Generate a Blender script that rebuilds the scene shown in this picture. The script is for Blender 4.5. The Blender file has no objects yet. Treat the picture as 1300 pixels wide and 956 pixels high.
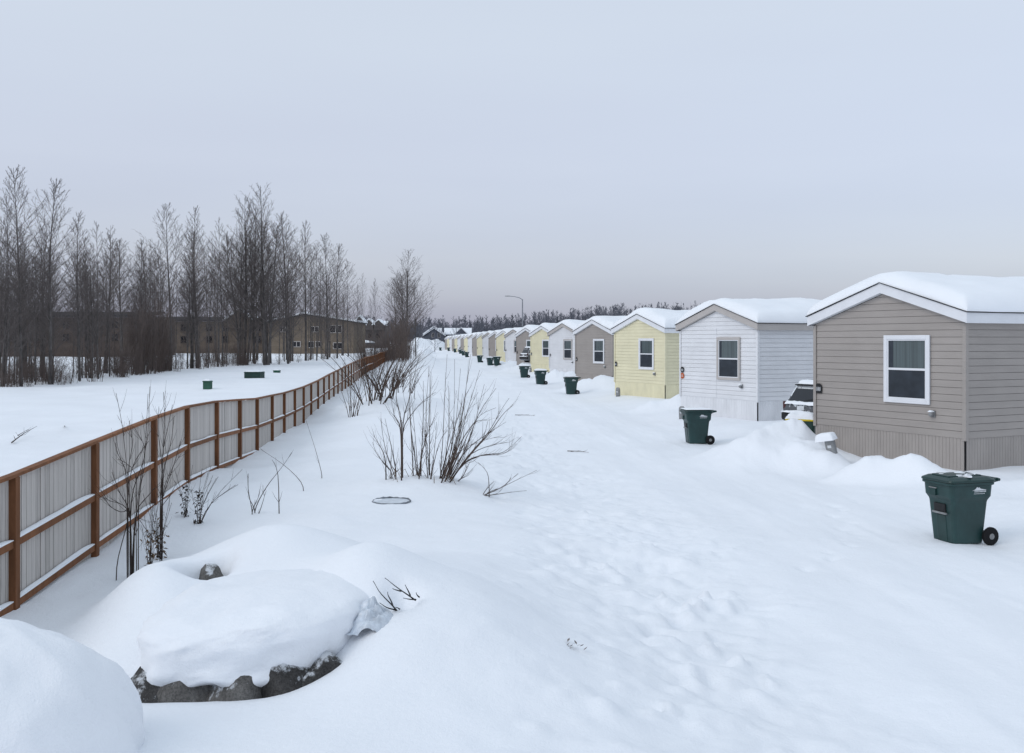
import bpy, math, random
import numpy as np
from mathutils import Vector, Matrix
random.seed(7)
sc = bpy.context.scene
col = sc.collection
F, CX0, CY0, CAMZ = 1264.0, 650.0, 433.0, 3.3
R = math.radians

# ------------------------------------------------------------------ noise
def _hash(ix, iy, s):
    n = (ix.astype(np.int64)*374761393 + iy.astype(np.int64)*668265263 + s*1442695041) & 0x7fffffff
    n = ((n ^ (n >> 13))*1274126177) & 0x7fffffff
    n = n ^ (n >> 16)
    return (n & 0xffff)/65535.0
def vnoise(x, y, s=0):
    x = np.asarray(x, float); y = np.asarray(y, float)
    ix = np.floor(x); iy = np.floor(y); fx = x-ix; fy = y-iy
    fx = fx*fx*fx*(fx*(fx*6-15)+10); fy = fy*fy*fy*(fy*(fy*6-15)+10)
    a = _hash(ix, iy, s); b = _hash(ix+1, iy, s); c = _hash(ix, iy+1, s); d = _hash(ix+1, iy+1, s)
    return (a*(1-fx)+b*fx)*(1-fy)+(c*(1-fx)+d*fx)*fy - .5
def fbm(x, y, s=0, o=3):
    t = 0; a = 1.0
    for k in range(o):
        c, q = math.cos(k*.7+.3), math.sin(k*.7+.3)
        t = t + a*vnoise((x*c-y*q)*2**k, (x*q+y*c)*2**k, s+k*17); a *= .5
    return t
def ss(t):
    t = np.clip(t, 0, 1); return t*t*(3-2*t)

# ------------------------------------------------------------------ the lay of the land
def row_x(y):                      # x of the near gable corners of the row of homes
    i = np.clip((np.asarray(y, float)-23.6)/14.8, -4, 26)
    return 10.75-1.26*i-.011*i*i
def fence_x(y):
    return -4.85-.091*np.asarray(y, float)
FGY = [0, 9, 11.7, 14.5, 17.2, 22.8, 28, 39, 53, 80, 200]
FGZ = [.1, .12, .15, .16, .42, .38, .2, .1, .34, .35, .2]
PILES = [ # x, y, rx, ry, angle, h
 (7.2, 26.7, 1.05, 1.8, -55, .54), (6.3, 27.2, 1.5, 1.3, 0, .18), (7.6, 25.35, .75, .8, -25, .46), (7.9, 25.5, .5, .5, 0, .15), (7.95, 27.4, .75, .9, 0, .36), (8.5, 28.6, .6, .7, 0, .25), (8.05, 24.6, .45, .4, 0, .26), (6.6, 27.6, 1.2, 1.1, 0, .3),
 (8.75, 22.9, .95, .5, -25, .40), (8.1, 23.4, .6, .4, 0, .25), (9.4, 22.2, .8, .4, -40, .18), (11.6, 20.4, 1.6, .7, -30, .22),
 (7.0, 46.2, 1.3, .9, 0, .42), (8.2, 45.4, 1.0, .9, 0, .38),
 (5.4, 64.6, 1.6, 1.0, -20, .72), (6.7, 63.6, .9, .8, 0, .55), (4.3, 66, 1.2, 1, 0, .4),
 (4.0, 80, 1.8, 1.3, 0, .75), (2.9, 82, 1.0, 1.0, 0, .45), (1.2, 106, 2.4, 1.6, 0, .75), (-.6, 122, 1.8, 1.6, 0, .8),
 (-29.5, 345, 4.6, 9, 0, 3.0), (-25.2, 350, 2.8, 8, 0, 2.5), (-33, 340, 4, 8, 0, 2.4), (-19.0, 212, 1.8, 8, 0, 1.0), (-22, 252, 2.2, 12, 0, 1.3), (-14.8, 170, 1.6, 9, 5, .7), (-12.4, 150, 1.4, 8, 5, .6),
 
 # snow heaped round the boulders in the foreground
 (-3.0, 12.1, 1.2, .8, 0, .56), (-3.9, 10.7, .62, 1.3, 20, .50), (-2.6, 10.9, 1.0, .9, 0, .25), (-1.5, 10.0, .6, .95, 0, .34), (-2.4, 8.55, .78, .36, 0, -.34), (-2.4, 7.9, .8, .3, 0, -.04), (-1.2, 11.0, 1.7, 2.2, 0, .36), (-.3, 9.0, 1.2, 1.3, 0, .20), (-.95, 8.35, .5, .5, 0, .10), (-.9, 10.3, .9, .9, 0, .12),
 (-.55, 9.2, .9, .9, 0, .16), (-3.4, 11.02, .2, .24, 0, -.95), (-3.31, 11.35, .12, .12, 0, -.3),
 (-1.02, 9.25, .13, .2, 20, -.25),
 (-1.9, 19.6, 1.3, 1.0, 0, .16), (-6.4, 43, 1.8, 2.5, 0, .45), (-5.3, 47, 1.8, 2.5, 0, .4), (.85, 9.75, .12, .09, 0, -.10), (.5, 12.6, .3, .2, 0, .10), (1.5, 12.4, .3, .3, 0, .12),
]
_rp = random.Random(91)
for (xa, ya, xb, yb, n) in ((1.6, 8.2, -.4, 21.5, 26), (-.2, 20.5, 1.9, 9.5, 22), (4.4, 14.5, 7.6, 21.5, 14)):      # trodden prints
    for q in range(n):
        t = q/(n-1); sd = .13 if q % 2 else -.13
        PILES.append((xa+(xb-xa)*t+sd+_rp.uniform(-.07, .07)+.25*math.sin(q*.5), ya+(yb-ya)*t+_rp.uniform(-.1, .1), .085, .165, _rp.uniform(-25, 25), -_rp.uniform(.02, .06)))
def terrain(x, y):
    x = np.asarray(x, float); y = np.asarray(y, float)
    u = x-row_x(y)
    z = .42*ss((-8.9-u)/3.6)
    zb = np.interp(y, FGY, FGZ); fx = fence_x(y); v = x-fx
    w = ss((3.4-np.abs(v))/2.6)
    z = z*(1-w)+zb*w
    fld = .42+.0045*np.clip(y-35, 0, 220)
    wl = ss((-v-.3)/4.0)
    z = z*(1-wl)+fld*wl
    z = z+.22*ss((u+3.4)/2.2)
    z = z+ .0016*np.clip(y-240, 0, 400)
    far = np.clip(y/30., .6, 6)
    z = z + .11*fbm(x/4.2, y/4.2, 3)*ss((-8.-u)/3)+ .075*fbm(x/1.5, y/1.5, 9)*(.3+.7*ss((-8.4-u)/3))+.05*fbm(x/.55, y/.55, 13)*ss((-8.6-u)/2.5)*np.clip(vnoise(x/2.6, y/2.6, 14)+.35, 0, 1)*ss((70-y)/40)
    for (a, b, rx, ry, an, h) in PILES:
        m = (np.abs(x-a) < 3.2*max(rx, ry)) & (np.abs(y-b) < 3.2*max(rx, ry))
        if not np.any(m): continue
        c, s = math.cos(R(an)), math.sin(R(an)); dx = x-a; dy = y-b
        p = (dx*c+dy*s)/rx; q = (-dx*s+dy*c)/ry
        r2 = p*p+q*q
        bank = h > .15 and b > 19
        lum = 1+(.42*fbm(x*1.5/rx**.5, y*1.5/rx**.5, 31, 5) if bank else 0)
        if bank: r2 = r2**1.55
        z = z+np.where(m, h*np.exp(-r2*1.05)*lum, 0)
    # trampled and ploughed crust along the road edge
    ed = -9.7+1.6*vnoise(y/5., y*0+.3, 77)
    rough = np.exp(-((u-ed)/1.7)**2)*(.55+.9*np.clip(vnoise(x/2., y/2., 41)+.25, 0, 1))
    rough = rough+.35*ss((-8.5-u)/2)*ss((v-3)/3)*np.clip(vnoise(x/3., y/3., 47)+.15, 0, 1)
    n1 = vnoise(x/.42, y/.42, 51); n2 = vnoise(x/.19, y/.19, 52); n3 = vnoise(x/.1, y/.1, 53)
    near = ss((60-y)/40)
    clod = np.clip(n2-.14, 0, .22)*np.clip(vnoise(x/1.1, y/1.4, 58)+.12, 0, 1)
    z = z+rough*near*(.11*np.maximum(n1, -.15)+.04*n2+.04*n3+.65*clod+.10*fbm(x/1.7, y/1.7, 59))
    # packed road: shallow wheel ruts
    road = ss((u+9.2)/1.2)*ss((-2.6-u)/1.2)
    z = z+road*(.016*np.cos((u+6.2)*3.7+.6*vnoise(y/9, y*0, 61))+.022*np.clip(np.cos((u+6.6+.5*vnoise(y/11, y*0, 67))*3.9), .3, 1)*vnoise(u*7, y*.8, 68)+.02*fbm(u*1.6, y/6., 63)+.016*vnoise(u*4, y*1.3, 65)+.008*vnoise(x*9, y*6, 66))
    drv = ss((u+4)/1.5)*near
    z = z+drv*.05*fbm(x*1.6, y*1.6, 71)
    return z
def gz(x, y): return float(terrain(np.array([x]), np.array([y]))[0])
def at(px, py, Y): return Vector(((px-CX0)/F*Y, Y, CAMZ-(py-CY0)/F*Y))
def gnd(px, Y, up=0):
    X = (px-CX0)/F*Y; return Vector((X, Y, gz(X, Y)+up))

# ------------------------------------------------------------------ materials
MATS = {}
def mat(name, c, rough=.7, spec=.3, metal=0, build=None):
    if name in MATS: return MATS[name]
    m = bpy.data.materials.new(name); m.use_nodes = True
    nt = m.node_tree; b = nt.nodes['Principled BSDF']
    b.inputs['Base Color'].default_value = (*c, 1); b.inputs['Roughness'].default_value = rough
    b.inputs['Specular IOR Level'].default_value = spec; b.inputs['Metallic'].default_value = metal
    if build: build(nt, b, c)
    MATS[name] = m; return m
def N(nt, t, **kw):
    n = nt.nodes.new(t)
    for k, v in kw.items(): setattr(n, k, v)
    return n
def coords(nt, scale=(1, 1, 1), kind='Object'):
    tc = N(nt, 'ShaderNodeTexCoord'); mp = N(nt, 'ShaderNodeMapping'); mp.inputs['Scale'].default_value = scale
    nt.links.new(tc.outputs[kind], mp.inputs['Vector']); return mp.outputs['Vector']
def noise(nt, vec, scale, detail=4, rough=.55):
    n = N(nt, 'ShaderNodeTexNoise'); n.inputs['Scale'].default_value = scale
    n.inputs['Detail'].default_value = detail; n.inputs['Roughness'].default_value = rough
    nt.links.new(vec, n.inputs['Vector']); return n.outputs['Fac']
def ramp(nt, fac, stops):
    r = N(nt, 'ShaderNodeValToRGB'); e = r.color_ramp.elements
    while len(e) < len(stops): e.new(.5)
    for k, (p, c) in enumerate(stops):
        e[k].position = p; e[k].color = (*c, 1)
    nt.links.new(fac, r.inputs['Fac']); return r.outputs['Color']
def mul(c, f): return tuple(min(1, v*f) for v in c)
def bump(nt, b, h, strength=.3, dist=.02):
    bp = N(nt, 'ShaderNodeBump'); bp.inputs['Strength'].default_value = strength; bp.inputs['Distance'].default_value = dist
    nt.links.new(h, bp.inputs['Height']); nt.links.new(bp.outputs['Normal'], b.inputs['Normal'])
def varied(scale=(1, 1, 1), s=3, lo=.8, hi=1.15, bs=0, bd=.01):
    def f(nt, b, c):
        v = coords(nt, scale); n = noise(nt, v, s, 5)
        nt.links.new(ramp(nt, n, [(.3, mul(c, lo)), (.7, mul(c, hi))]), b.inputs['Base Color'])
        if bs: bump(nt, b, n, bs, bd)
    return f
def snow_build(nt, b, c):
    v = coords(nt); a = noise(nt, v, .35, 4); f = noise(nt, v, 14, 6, .65); g = noise(nt, v, 70, 3, .6)
    nt.links.new(ramp(nt, a, [(.3, mul(c, .965)), (.7, mul(c, 1.02))]), b.inputs['Base Color'])
    ad = N(nt, 'ShaderNodeMath', operation='MULTIPLY_ADD'); ad.inputs[1].default_value = .35
    nt.links.new(g, ad.inputs[0]); nt.links.new(f, ad.inputs[2])
    bump(nt, b, ad.outputs[0], .5, .022)
SNOW = mat('snow', (.845, .868, .905), .65, .25, build=snow_build)
def soft_build(nt, b, c):
    v = coords(nt); a = noise(nt, v, .8, 4); g = noise(nt, v, 40, 4, .6)
    nt.links.new(ramp(nt, a, [(.3, mul(c, .97)), (.7, mul(c, 1.02))]), b.inputs['Base Color'])
    bump(nt, b, g, .15, .012)
ROOFSNOW = mat('soft_snow', (.85, .872, .905), .6, .25, build=soft_build)

def siding_build(nt, b, c):
    v = coords(nt, (.3, .3, 2.5)); n = noise(nt, v, 2.2, 6, .6)
    v2 = coords(nt, (1, 1, 1)); n2 = noise(nt, v2, .7, 3)
    m1 = ramp(nt, n, [(.3, mul(c, .93)), (.7, mul(c, 1.04))])
    m2 = ramp(nt, n2, [(.3, (.9, .9, .9)), (.7, (1, 1, 1))])
    mx = N(nt, 'ShaderNodeMixRGB', blend_type='MULTIPLY'); mx.inputs[0].default_value = 1
    nt.links.new(m1, mx.inputs[1]); nt.links.new(m2, mx.inputs[2]); nt.links.new(mx.outputs[0], b.inputs['Base Color'])
COL = {'tan': (.365, .332, .308), 'white': (.76, .765, .785), 'yellow': (.78, .725, .51)}
WALL = {k: mat('siding_'+k, c, .6, .3, build=siding_build) for k, c in COL.items()}
SKIRT = {k: mat('skirting_'+k, mul(c, .97), .6, .3, build=varied((1, 1, .4), 2.5, .9, 1.05)) for k, c in COL.items()}
TRIMW = mat('white_trim', (.74, .75, .78), .5, .3, build=varied((1, 1, 1), 2, .95, 1.03))
TRIMT = mat('beige_trim', (.46, .43, .41), .5, .3, build=varied((1, 1, 1), 2, .95, 1.03))
SHINGLE = mat('shingle', (.035, .035, .04), .9, .2, build=varied((1, 1, 1), 30, .7, 1.2))
def curtain_build(nt, b, c):
    v = coords(nt, (9, 9, .15)); n = noise(nt, v, 1.6, 3)
    nt.links.new(ramp(nt, n, [(.35, mul(c, .75)), (.65, mul(c, 1.15))]), b.inputs['Base Color'])
PANEU = mat('pane_curtained', (.085, .11, .115), .12, .5, build=curtain_build)
PANEL = mat('pane_screened', (.025, .032, .042), .35, .35, build=varied((1, 1, 1), 3, .7, 1.3))
DARKGLASS = mat('dark_glass', (.012, .014, .018), .08, .5, build=varied((1, 1, 1), 1.5, .8, 1.2))
BLACKP = mat('black_plastic', (.012, .012, .013), .5, .3, build=varied((1, 1, 1), 6, .7, 1.3))
GREYP = mat('grey_plastic', (.24, .245, .25), .55, .3, build=varied((1, 1, 1), 8, .75, 1.2))
GREENP = mat('bin_green_plastic', (.015, .045, .044), .42, .4, build=varied((1, 1, .6), 5, .8, 1.25, .12, .004))
GREENL = mat('lid_green_plastic', (.011, .036, .034), .38, .4, build=varied((1, 1, 1), 5, .8, 1.25))
UTIL = mat('utility_green_paint', (.022, .085, .055), .5, .3, build=varied((1, 1, 1), 3, .8, 1.2))
UTILD = mat('utility_dark_green_paint', (.014, .04, .034), .5, .3, build=varied((1, 1, 1), 3, .8, 1.2))
WHITEP = mat('white_print', (.62, .64, .66), .6, .2, build=varied((1, 1, 1), 9, .85, 1.1))
ORANGE = mat('orange_sticker', (.5, .11, .035), .5, .3, build=varied((1, 1, 1), 9, .85, 1.1))
YELLOWP = mat('yellow_plastic', (.62, .47, .015), .45, .3, build=varied((1, 1, 1), 7, .85, 1.15))
RED = mat('red_lens', (.06, .012, .012), .2, .5, build=varied((1, 1, 1), 7, .85, 1.15))
STEEL = mat('galvanised_steel', (.25, .26, .28), .45, .4, .6, build=varied((1, 1, 1), 4, .85, 1.15))
RUBBER = mat('rubber', (.01, .01, .011), .8, .2, build=varied((1, 1, 1), 9, .7, 1.3))
def stain_build(nt, b, c):
    v = coords(nt, (1, 1, .25)); n = noise(nt, v, 7, 6, .6)
    g = N(nt, 'ShaderNodeNewGeometry')
    ma = N(nt, 'ShaderNodeMath', operation='MULTIPLY_ADD'); ma.inputs[1].default_value = .35
    nt.links.new(g.outputs['Random Per Island'], ma.inputs[0]); nt.links.new(n, ma.inputs[2])
    nt.links.new(ramp(nt, ma.outputs[0], [(.35, mul(c, .55)), (.95, mul(c, 1.3))]), b.inputs['Base Color'])
    bump(nt, b, n, .3, .005)
STAIN = mat('stained_wood', (.19, .082, .038), .75, .2, build=stain_build)
def board_build(nt, b, c):
    v = coords(nt, (14, 14, .7)); n = noise(nt, v, 1.6, 6, .65)
    g = N(nt, 'ShaderNodeNewGeometry')
    ma = N(nt, 'ShaderNodeMath', operation='MULTIPLY_ADD'); ma.inputs[1].default_value = .5
    nt.links.new(g.outputs['Random Per Island'], ma.inputs[0]); nt.links.new(n, ma.inputs[2])
    nt.links.new(ramp(nt, ma.outputs[0], [(.3, mul(c, .60)), (.65, c), (.9, mul(c, 1.12)), (1, mul(c, 1.0))]), b.inputs['Base Color'])
    bump(nt, b, n, .35, .004)
BOARD = mat('weathered_board', (.50, .465, .435), .85, .15, build=board_build)
BOARDB = mat('brown_board', (.15, .072, .038), .85, .15, build=stain_build)
BARK = mat('bare_bark', (.098, .09, .087), .9, .1, build=varied((2, 2, .6), 4, .6, 1.5))
TWIG = mat('bare_twig', (.12, .105, .101), .9, .1, build=varied((1, 1, 1), 2, .75, 1.3))
BRUSH = mat('brush_twig', (.125, .10, .09), .9, .1, build=varied((1, 1, 1), 1, .7, 1.35))
STEM = mat('willow_stem', (.080, .058, .048), .8, .15, build=varied((3, 3, 1), 3, .55, 1.4))
STEMD = mat('dark_stem', (.045, .033, .028), .85, .15, build=varied((3, 3, 1), 3, .6, 1.4))
STRAW = mat('dry_leaf', (.16, .11, .07), .9, .1, build=varied((1, 1, 1), 9, .5, 1.5))
FART = mat('distant_tree_hazed', (.125, .13, .152), .95, .05, build=varied((1, 1, 1), .05, .8, 1.25))  # distance haze put into the base colour: paler, bluish grey
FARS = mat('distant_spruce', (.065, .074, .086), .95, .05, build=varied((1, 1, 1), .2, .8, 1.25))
def rock_build(nt, b, c):
    v = coords(nt); n = noise(nt, v, 5, 8, .7); s = noise(nt, v, 55, 4, .7)
    mx = N(nt, 'ShaderNodeMixRGB', blend_type='MULTIPLY'); mx.inputs[0].default_value = .9
    nt.links.new(ramp(nt, n, [(.3, mul(c, .5)), (.7, mul(c, 1.35))]), mx.inputs[1])
    nt.links.new(ramp(nt, s, [(.35, (.45, .45, .45)), (.6, (1.0, 1.0, 1.0)), (.75, (1, .95, .85))]), mx.inputs[2])
    g = N(nt, 'ShaderNodeNewGeometry'); sx = N(nt, 'ShaderNodeSeparateXYZ'); nt.links.new(g.outputs['Normal'], sx.inputs[0])
    f = N(nt, 'ShaderNodeMath', operation='MULTIPLY_ADD'); f.inputs[1].default_value = .45; nt.links.new(sx.outputs['Z'], f.inputs[0]); nt.links.new(noise(nt, v, 11, 6, .7), f.inputs[2])
    fr = ramp(nt, f.outputs[0], [(.80, (0, 0, 0)), (.93, (.8, .8, .8))]); m2 = N(nt, 'ShaderNodeMixRGB'); m2.inputs[2].default_value = (.7, .73, .77, 1)
    nt.links.new(fr, m2.inputs[0]); nt.links.new(mx.outputs[0], m2.inputs[1])
    nt.links.new(m2.outputs[0], b.inputs['Base Color']); bump(nt, b, s, .7, .02)
ROCK = mat('granite', (.17, .163, .155), .85, .2, build=rock_build)
ROCKD = mat('dark_granite', (.075, .072, .07), .85, .2, build=rock_build)
def carsnow_build(nt, b, c):
    v = coords(nt); n = noise(nt, v, 3.4, 7, .68)
    g = N(nt, 'ShaderNodeNewGeometry'); sx = N(nt, 'ShaderNodeSeparateXYZ'); nt.links.new(g.outputs['Normal'], sx.inputs[0])
    ma = N(nt, 'ShaderNodeMath', operation='MULTIPLY_ADD'); ma.inputs[1].default_value = .25
    nt.links.new(sx.outputs['Z'], ma.inputs[0]); nt.links.new(n, ma.inputs[2])
    nt.links.new(ramp(nt, ma.outputs[0], [(.60, c), (.66, (.8, .84, .88))]), b.inputs['Base Color'])
    nt.links.new(ramp(nt, ma.outputs[0], [(.60, (.25,)*3), (.66, (.7,)*3)]), b.inputs['Roughness'])
CARP = mat('snowy_car_paint', (.09, .095, .105), .25, .5, build=carsnow_build)
APT = [mat('apartment_wall_dark', (.085, .068, .06), .85, .1, build=varied((1, 1, 3), .4, .8, 1.2)),
       mat('apartment_wall_brown', (.14, .112, .09), .85, .1, build=varied((1, 1, 3), .4, .8, 1.2)),
       mat('apartment_wall_tan', (.19, .155, .12), .85, .1, build=varied((1, 1, 3), .4, .8, 1.2)),
       mat('house_wall_slate', (.075, .082, .1), .85, .1, build=varied((1, 1, 3), .4, .85, 1.2)),
       mat('townhouse_wall', (.09, .08, .078), .85, .1, build=varied((1, 1, 3), .4, .8, 1.2))]

# ------------------------------------------------------------------ mesh helper
class MB:
    def __init__(s): s.v = []; s.f = []
    def quad(s, a, b, c, d):
        n = len(s.v); s.v += [tuple(a), tuple(b), tuple(c), tuple(d)]; s.f.append((n, n+1, n+2, n+3))
    def poly(s, pts):
        n = len(s.v); s.v += [tuple(p) for p in pts]; s.f.append(tuple(range(n, n+len(pts))))
    def box(s, x0, x1, y0, y1, z0, z1, M=None):
        n = len(s.v)
        p = [(x0, y0, z0), (x1, y0, z0), (x1, y1, z0), (x0, y1, z0), (x0, y0, z1), (x1, y0, z1), (x1, y1, z1), (x0, y1, z1)]
        if M is not None: p = [tuple(M @ Vector(q)) for q in p]
        s.v += p
        for f in ((0, 3, 2, 1), (4, 5, 6, 7), (0, 1, 5, 4), (1, 2, 6, 5), (2, 3, 7, 6), (3, 0, 4, 7)):
            s.f.append(tuple(n+k for k in f))
    def beam(s, a, b, w, h):           # box beam from a to b, w across (horizontal), h upright
        a = Vector(a); b = Vector(b); d = (b-a); d.normalize()
        sd = Vector((0, 0, 1)).cross(d)
        if sd.length < 1e-4: sd = Vector((1, 0, 0))
        sd.normalize(); up = d.cross(sd)
        n = len(s.v)
        for p in (a, b):
            for (i, j) in ((-1, -1), (1, -1), (1, 1), (-1, 1)): s.v.append(tuple(p+sd*(i*w/2)+up*(j*h/2)))
        for k in range(4): s.f.append((n+k, n+(k+1) % 4, n+4+(k+1) % 4, n+4+k))
        s.f.append((n+3, n+2, n+1, n)); s.f.append((n+4, n+5, n+6, n+7))
    def tube(s, pts, rad, sides=5, cap=True):
        pts = [Vector(p) for p in pts]; n0 = len(s.v); m = len(pts)
        ref = Vector((.31, .95, .07))
        for k, p in enumerate(pts):
            d = (pts[min(k+1, m-1)]-pts[max(k-1, 0)])
            if d.length < 1e-9: d = Vector((0, 0, 1))
            d.normalize(); a = d.cross(ref)
            if a.length < .05: a = d.cross(Vector((1, 0, 0)))
            a.normalize(); b = d.cross(a); r = rad[k] if hasattr(rad, '__len__') else rad
            for j in range(sides):
                t = 2*math.pi*j/sides; q = p+a*(r*math.cos(t))+b*(r*math.sin(t)); s.v.append((q.x, q.y, q.z))
        for k in range(m-1):
            for j in range(sides):
                s.f.append((n0+k*sides+j, n0+k*sides+(j+1) % sides, n0+(k+1)*sides+(j+1) % sides, n0+(k+1)*sides+j))
        if cap:
            s.f.append(tuple(n0+j for j in reversed(range(sides)))); s.f.append(tuple(n0+(m-1)*sides+j for j in range(sides)))
    def loft(s, rings, cap=True):
        n0 = len(s.v); k = len(rings[0])
        for r in rings: s.v += [tuple(p) for p in r]
        for i in range(len(rings)-1):
            for j in range(k): s.f.append((n0+i*k+j, n0+i*k+(j+1) % k, n0+(i+1)*k+(j+1) % k, n0+(i+1)*k+j))
        if cap:
            s.f.append(tuple(n0+j for j in reversed(range(k)))); s.f.append(tuple(n0+(len(rings)-1)*k+j for j in range(k)))
    def grid(s, P):                    # P: array (n, m, 3)
        n, m = P.shape[:2]; n0 = len(s.v)
        s.v += [tuple(q) for q in P.reshape(-1, 3)]
        for i in range(n-1):
            for j in range(m-1): s.f.append((n0+i*m+j, n0+(i+1)*m+j, n0+(i+1)*m+j+1, n0+i*m+j+1))
    def build(s, name, m, parent=None, smooth=False, bevel=0, fix=True):
        me = bpy.data.meshes.new(name); me.from_pydata(s.v, [], s.f); me.update()
        if fix:
            import bmesh
            b = bmesh.new(); b.from_mesh(me); bmesh.ops.recalc_face_normals(b, faces=b.faces); b.to_mesh(me); b.free()
        me.materials.append(m)
        if smooth: me.polygons.foreach_set('use_smooth', [True]*len(me.polygons))
        o = bpy.data.objects.new(name, me); col.objects.link(o)
        if parent: o.parent = parent
        if bevel:
            md = o.modifiers.new('bevel', 'BEVEL'); md.width = bevel; md.segments = 2; md.limit_method = 'ANGLE'
        return o
def tag(o, label=None, cat=None, group=None, kind=None):
    if label: o['label'] = label
    if cat: o['category'] = cat
    if group: o['group'] = group
    if kind: o['kind'] = kind
    return o
def empty(name, loc, rz=0, label=None, cat=None, group=None):
    o = bpy.data.objects.new(name, None); col.objects.link(o); o.location = loc; o.rotation_euler = (0, 0, rz)
    o.empty_display_size = .3
    return tag(o, label, cat, group)
def copy_tree(o, parent=None):
    c = o.copy(); col.objects.link(c); c.parent = parent
    for ch in list(o.children): copy_tree(ch, c)
    return c
def rrect(w, d, r, z, cx=0, cy=0, n=4):
    pts = []
    for (sx, sy, a0) in ((1, -1, -90), (1, 1, 0), (-1, 1, 90), (-1, -1, 180)):
        for k in range(n+1):
            a = R(a0+90*k/n); pts.append((cx+sx*(w/2-r)+r*math.cos(a), cy+sy*(d/2-r)+r*math.sin(a), z))
    return pts

# ------------------------------------------------------------------ camera, world, light
cam = bpy.data.cameras.new('camera'); co = bpy.data.objects.new('camera', cam); col.objects.link(co)
co.location = (0, 0, CAMZ); co.rotation_euler = (R(90), 0, 0)
cam.sensor_width = 36; cam.lens = 35.0; cam.shift_y = -(478-433)/1300.0; cam.clip_end = 6000; cam.clip_start = .1
sc.camera = co
w = bpy.data.worlds.new('World'); sc.world = w; w.use_nodes = True
nt = w.node_tree; nt.nodes.clear()
out = N(nt, 'ShaderNodeOutputWorld'); sky = N(nt, 'ShaderNodeTexSky', sky_type='NISHITA'); sky.sun_disc = False
SUN_EL, SUN_AZ = 38, -120           # the brighter part of the cloud deck: high, behind and to the left
sky.sun_elevation = R(SUN_EL); sky.sun_rotation = R(SUN_AZ)
b1 = N(nt, 'ShaderNodeBackground'); b1.inputs['Strength'].default_value = .05
nt.links.new(sky.outputs[0], b1.inputs['Color'])
tc = N(nt, 'ShaderNodeTexCoord'); sp = N(nt, 'ShaderNodeSeparateXYZ'); nt.links.new(tc.outputs['Generated'], sp.inputs[0])
mp = N(nt, 'ShaderNodeMapping'); mp.inputs['Scale'].default_value = (1.2, 1.2, 7); nt.links.new(tc.outputs['Generated'], mp.inputs['Vector'])
cn = noise(nt, mp.outputs['Vector'], 1.5, 4, .5)
ma = N(nt, 'ShaderNodeMath', operation='MULTIPLY_ADD'); ma.inputs[1].default_value = .075
sb = N(nt, 'ShaderNodeMath', operation='SUBTRACT'); sb.inputs[1].default_value = .5
nt.links.new(cn, sb.inputs[0]); nt.links.new(sb.outputs[0], ma.inputs[0]); nt.links.new(sp.outputs['Z'], ma.inputs[2])
crp = ramp(nt, ma.outputs[0], [(0.0, (.175, .195, .35)), (.035, (.25, .26, .40)), (.09, (.40, .395, .485)), (.17, (.51, .515, .585)), (.30, (.585, .615, .665)), (.6, (.63, .70, .765)), (1.0, (.70, .79, .865))])
b2 = N(nt, 'ShaderNodeBackground'); b2.inputs['Strength'].default_value = .93
nt.links.new(crp, b2.inputs['Color'])
ad = N(nt, 'ShaderNodeAddShader'); nt.links.new(b1.outputs[0], ad.inputs[0]); nt.links.new(b2.outputs[0], ad.inputs[1]); nt.links.new(ad.outputs[0], out.inputs['Surface'])
sl = bpy.data.lights.new('sun', 'SUN'); sl.energy = .62; sl.angle = R(35); sl.color = (1, .97, .94)
so = bpy.data.objects.new('sun', sl); col.objects.link(so)
az = R(SUN_AZ); d = Vector((math.sin(az)*math.cos(R(SUN_EL)), math.cos(az)*math.cos(R(SUN_EL)), math.sin(R(SUN_EL))))
so.rotation_euler = d.to_track_quat('Z', 'Y').to_euler()
sc.view_settings.view_transform = 'Standard'; sc.view_settings.look = 'None'; sc.view_settings.exposure = 0
sc.cycles.max_bounces = 6

# ------------------------------------------------------------------ ground
def axis(c0, c1, step, lo, hi, g0, g1):
    a = list(np.arange(c0, c1, step)); s = step; x = a[-1]
    while x < hi: s *= g1; x += s; a.append(x)
    s = step; x = c0; b = []
    while x > lo: s *= g0; x -= s; b.append(x)
    return np.array(b[::-1]+a)
xs = axis(-6.5, 9.0, .06, -2500, 2500, 1.022, 1.022)
ys = axis(6.2, 19, .055, -60, 3200, 1.25, 1.0135)
XX, YY = np.meshgrid(xs, ys)
ZZ = terrain(XX, YY)
nv = XX.size; ny_, nx_ = XX.shape
me = bpy.data.meshes.new('snow_ground'); me.vertices.add(nv)
me.vertices.foreach_set('co', np.stack([XX, YY, ZZ], -1).reshape(-1))
idx = np.arange(nv).reshape(ny_, nx_)
q = np.stack([idx[:-1, :-1], idx[:-1, 1:], idx[1:, 1:], idx[1:, :-1]], -1).reshape(-1, 4)
me.loops.add(q.size); me.loops.foreach_set('vertex_index', q.reshape(-1).astype(np.int32))
me.polygons.add(len(q)); me.polygons.foreach_set('loop_start', np.arange(0, q.size, 4, dtype=np.int32))
me.polygons.foreach_set('use_smooth', np.ones(len(q), bool)); me.update(calc_edges=True); me.validate()
me.materials.append(SNOW)
g = bpy.data.objects.new('snow_ground', me); col.objects.link(g); tag(g, 'snow covered ground with a packed road along the row of homes', kind='structure')

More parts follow.
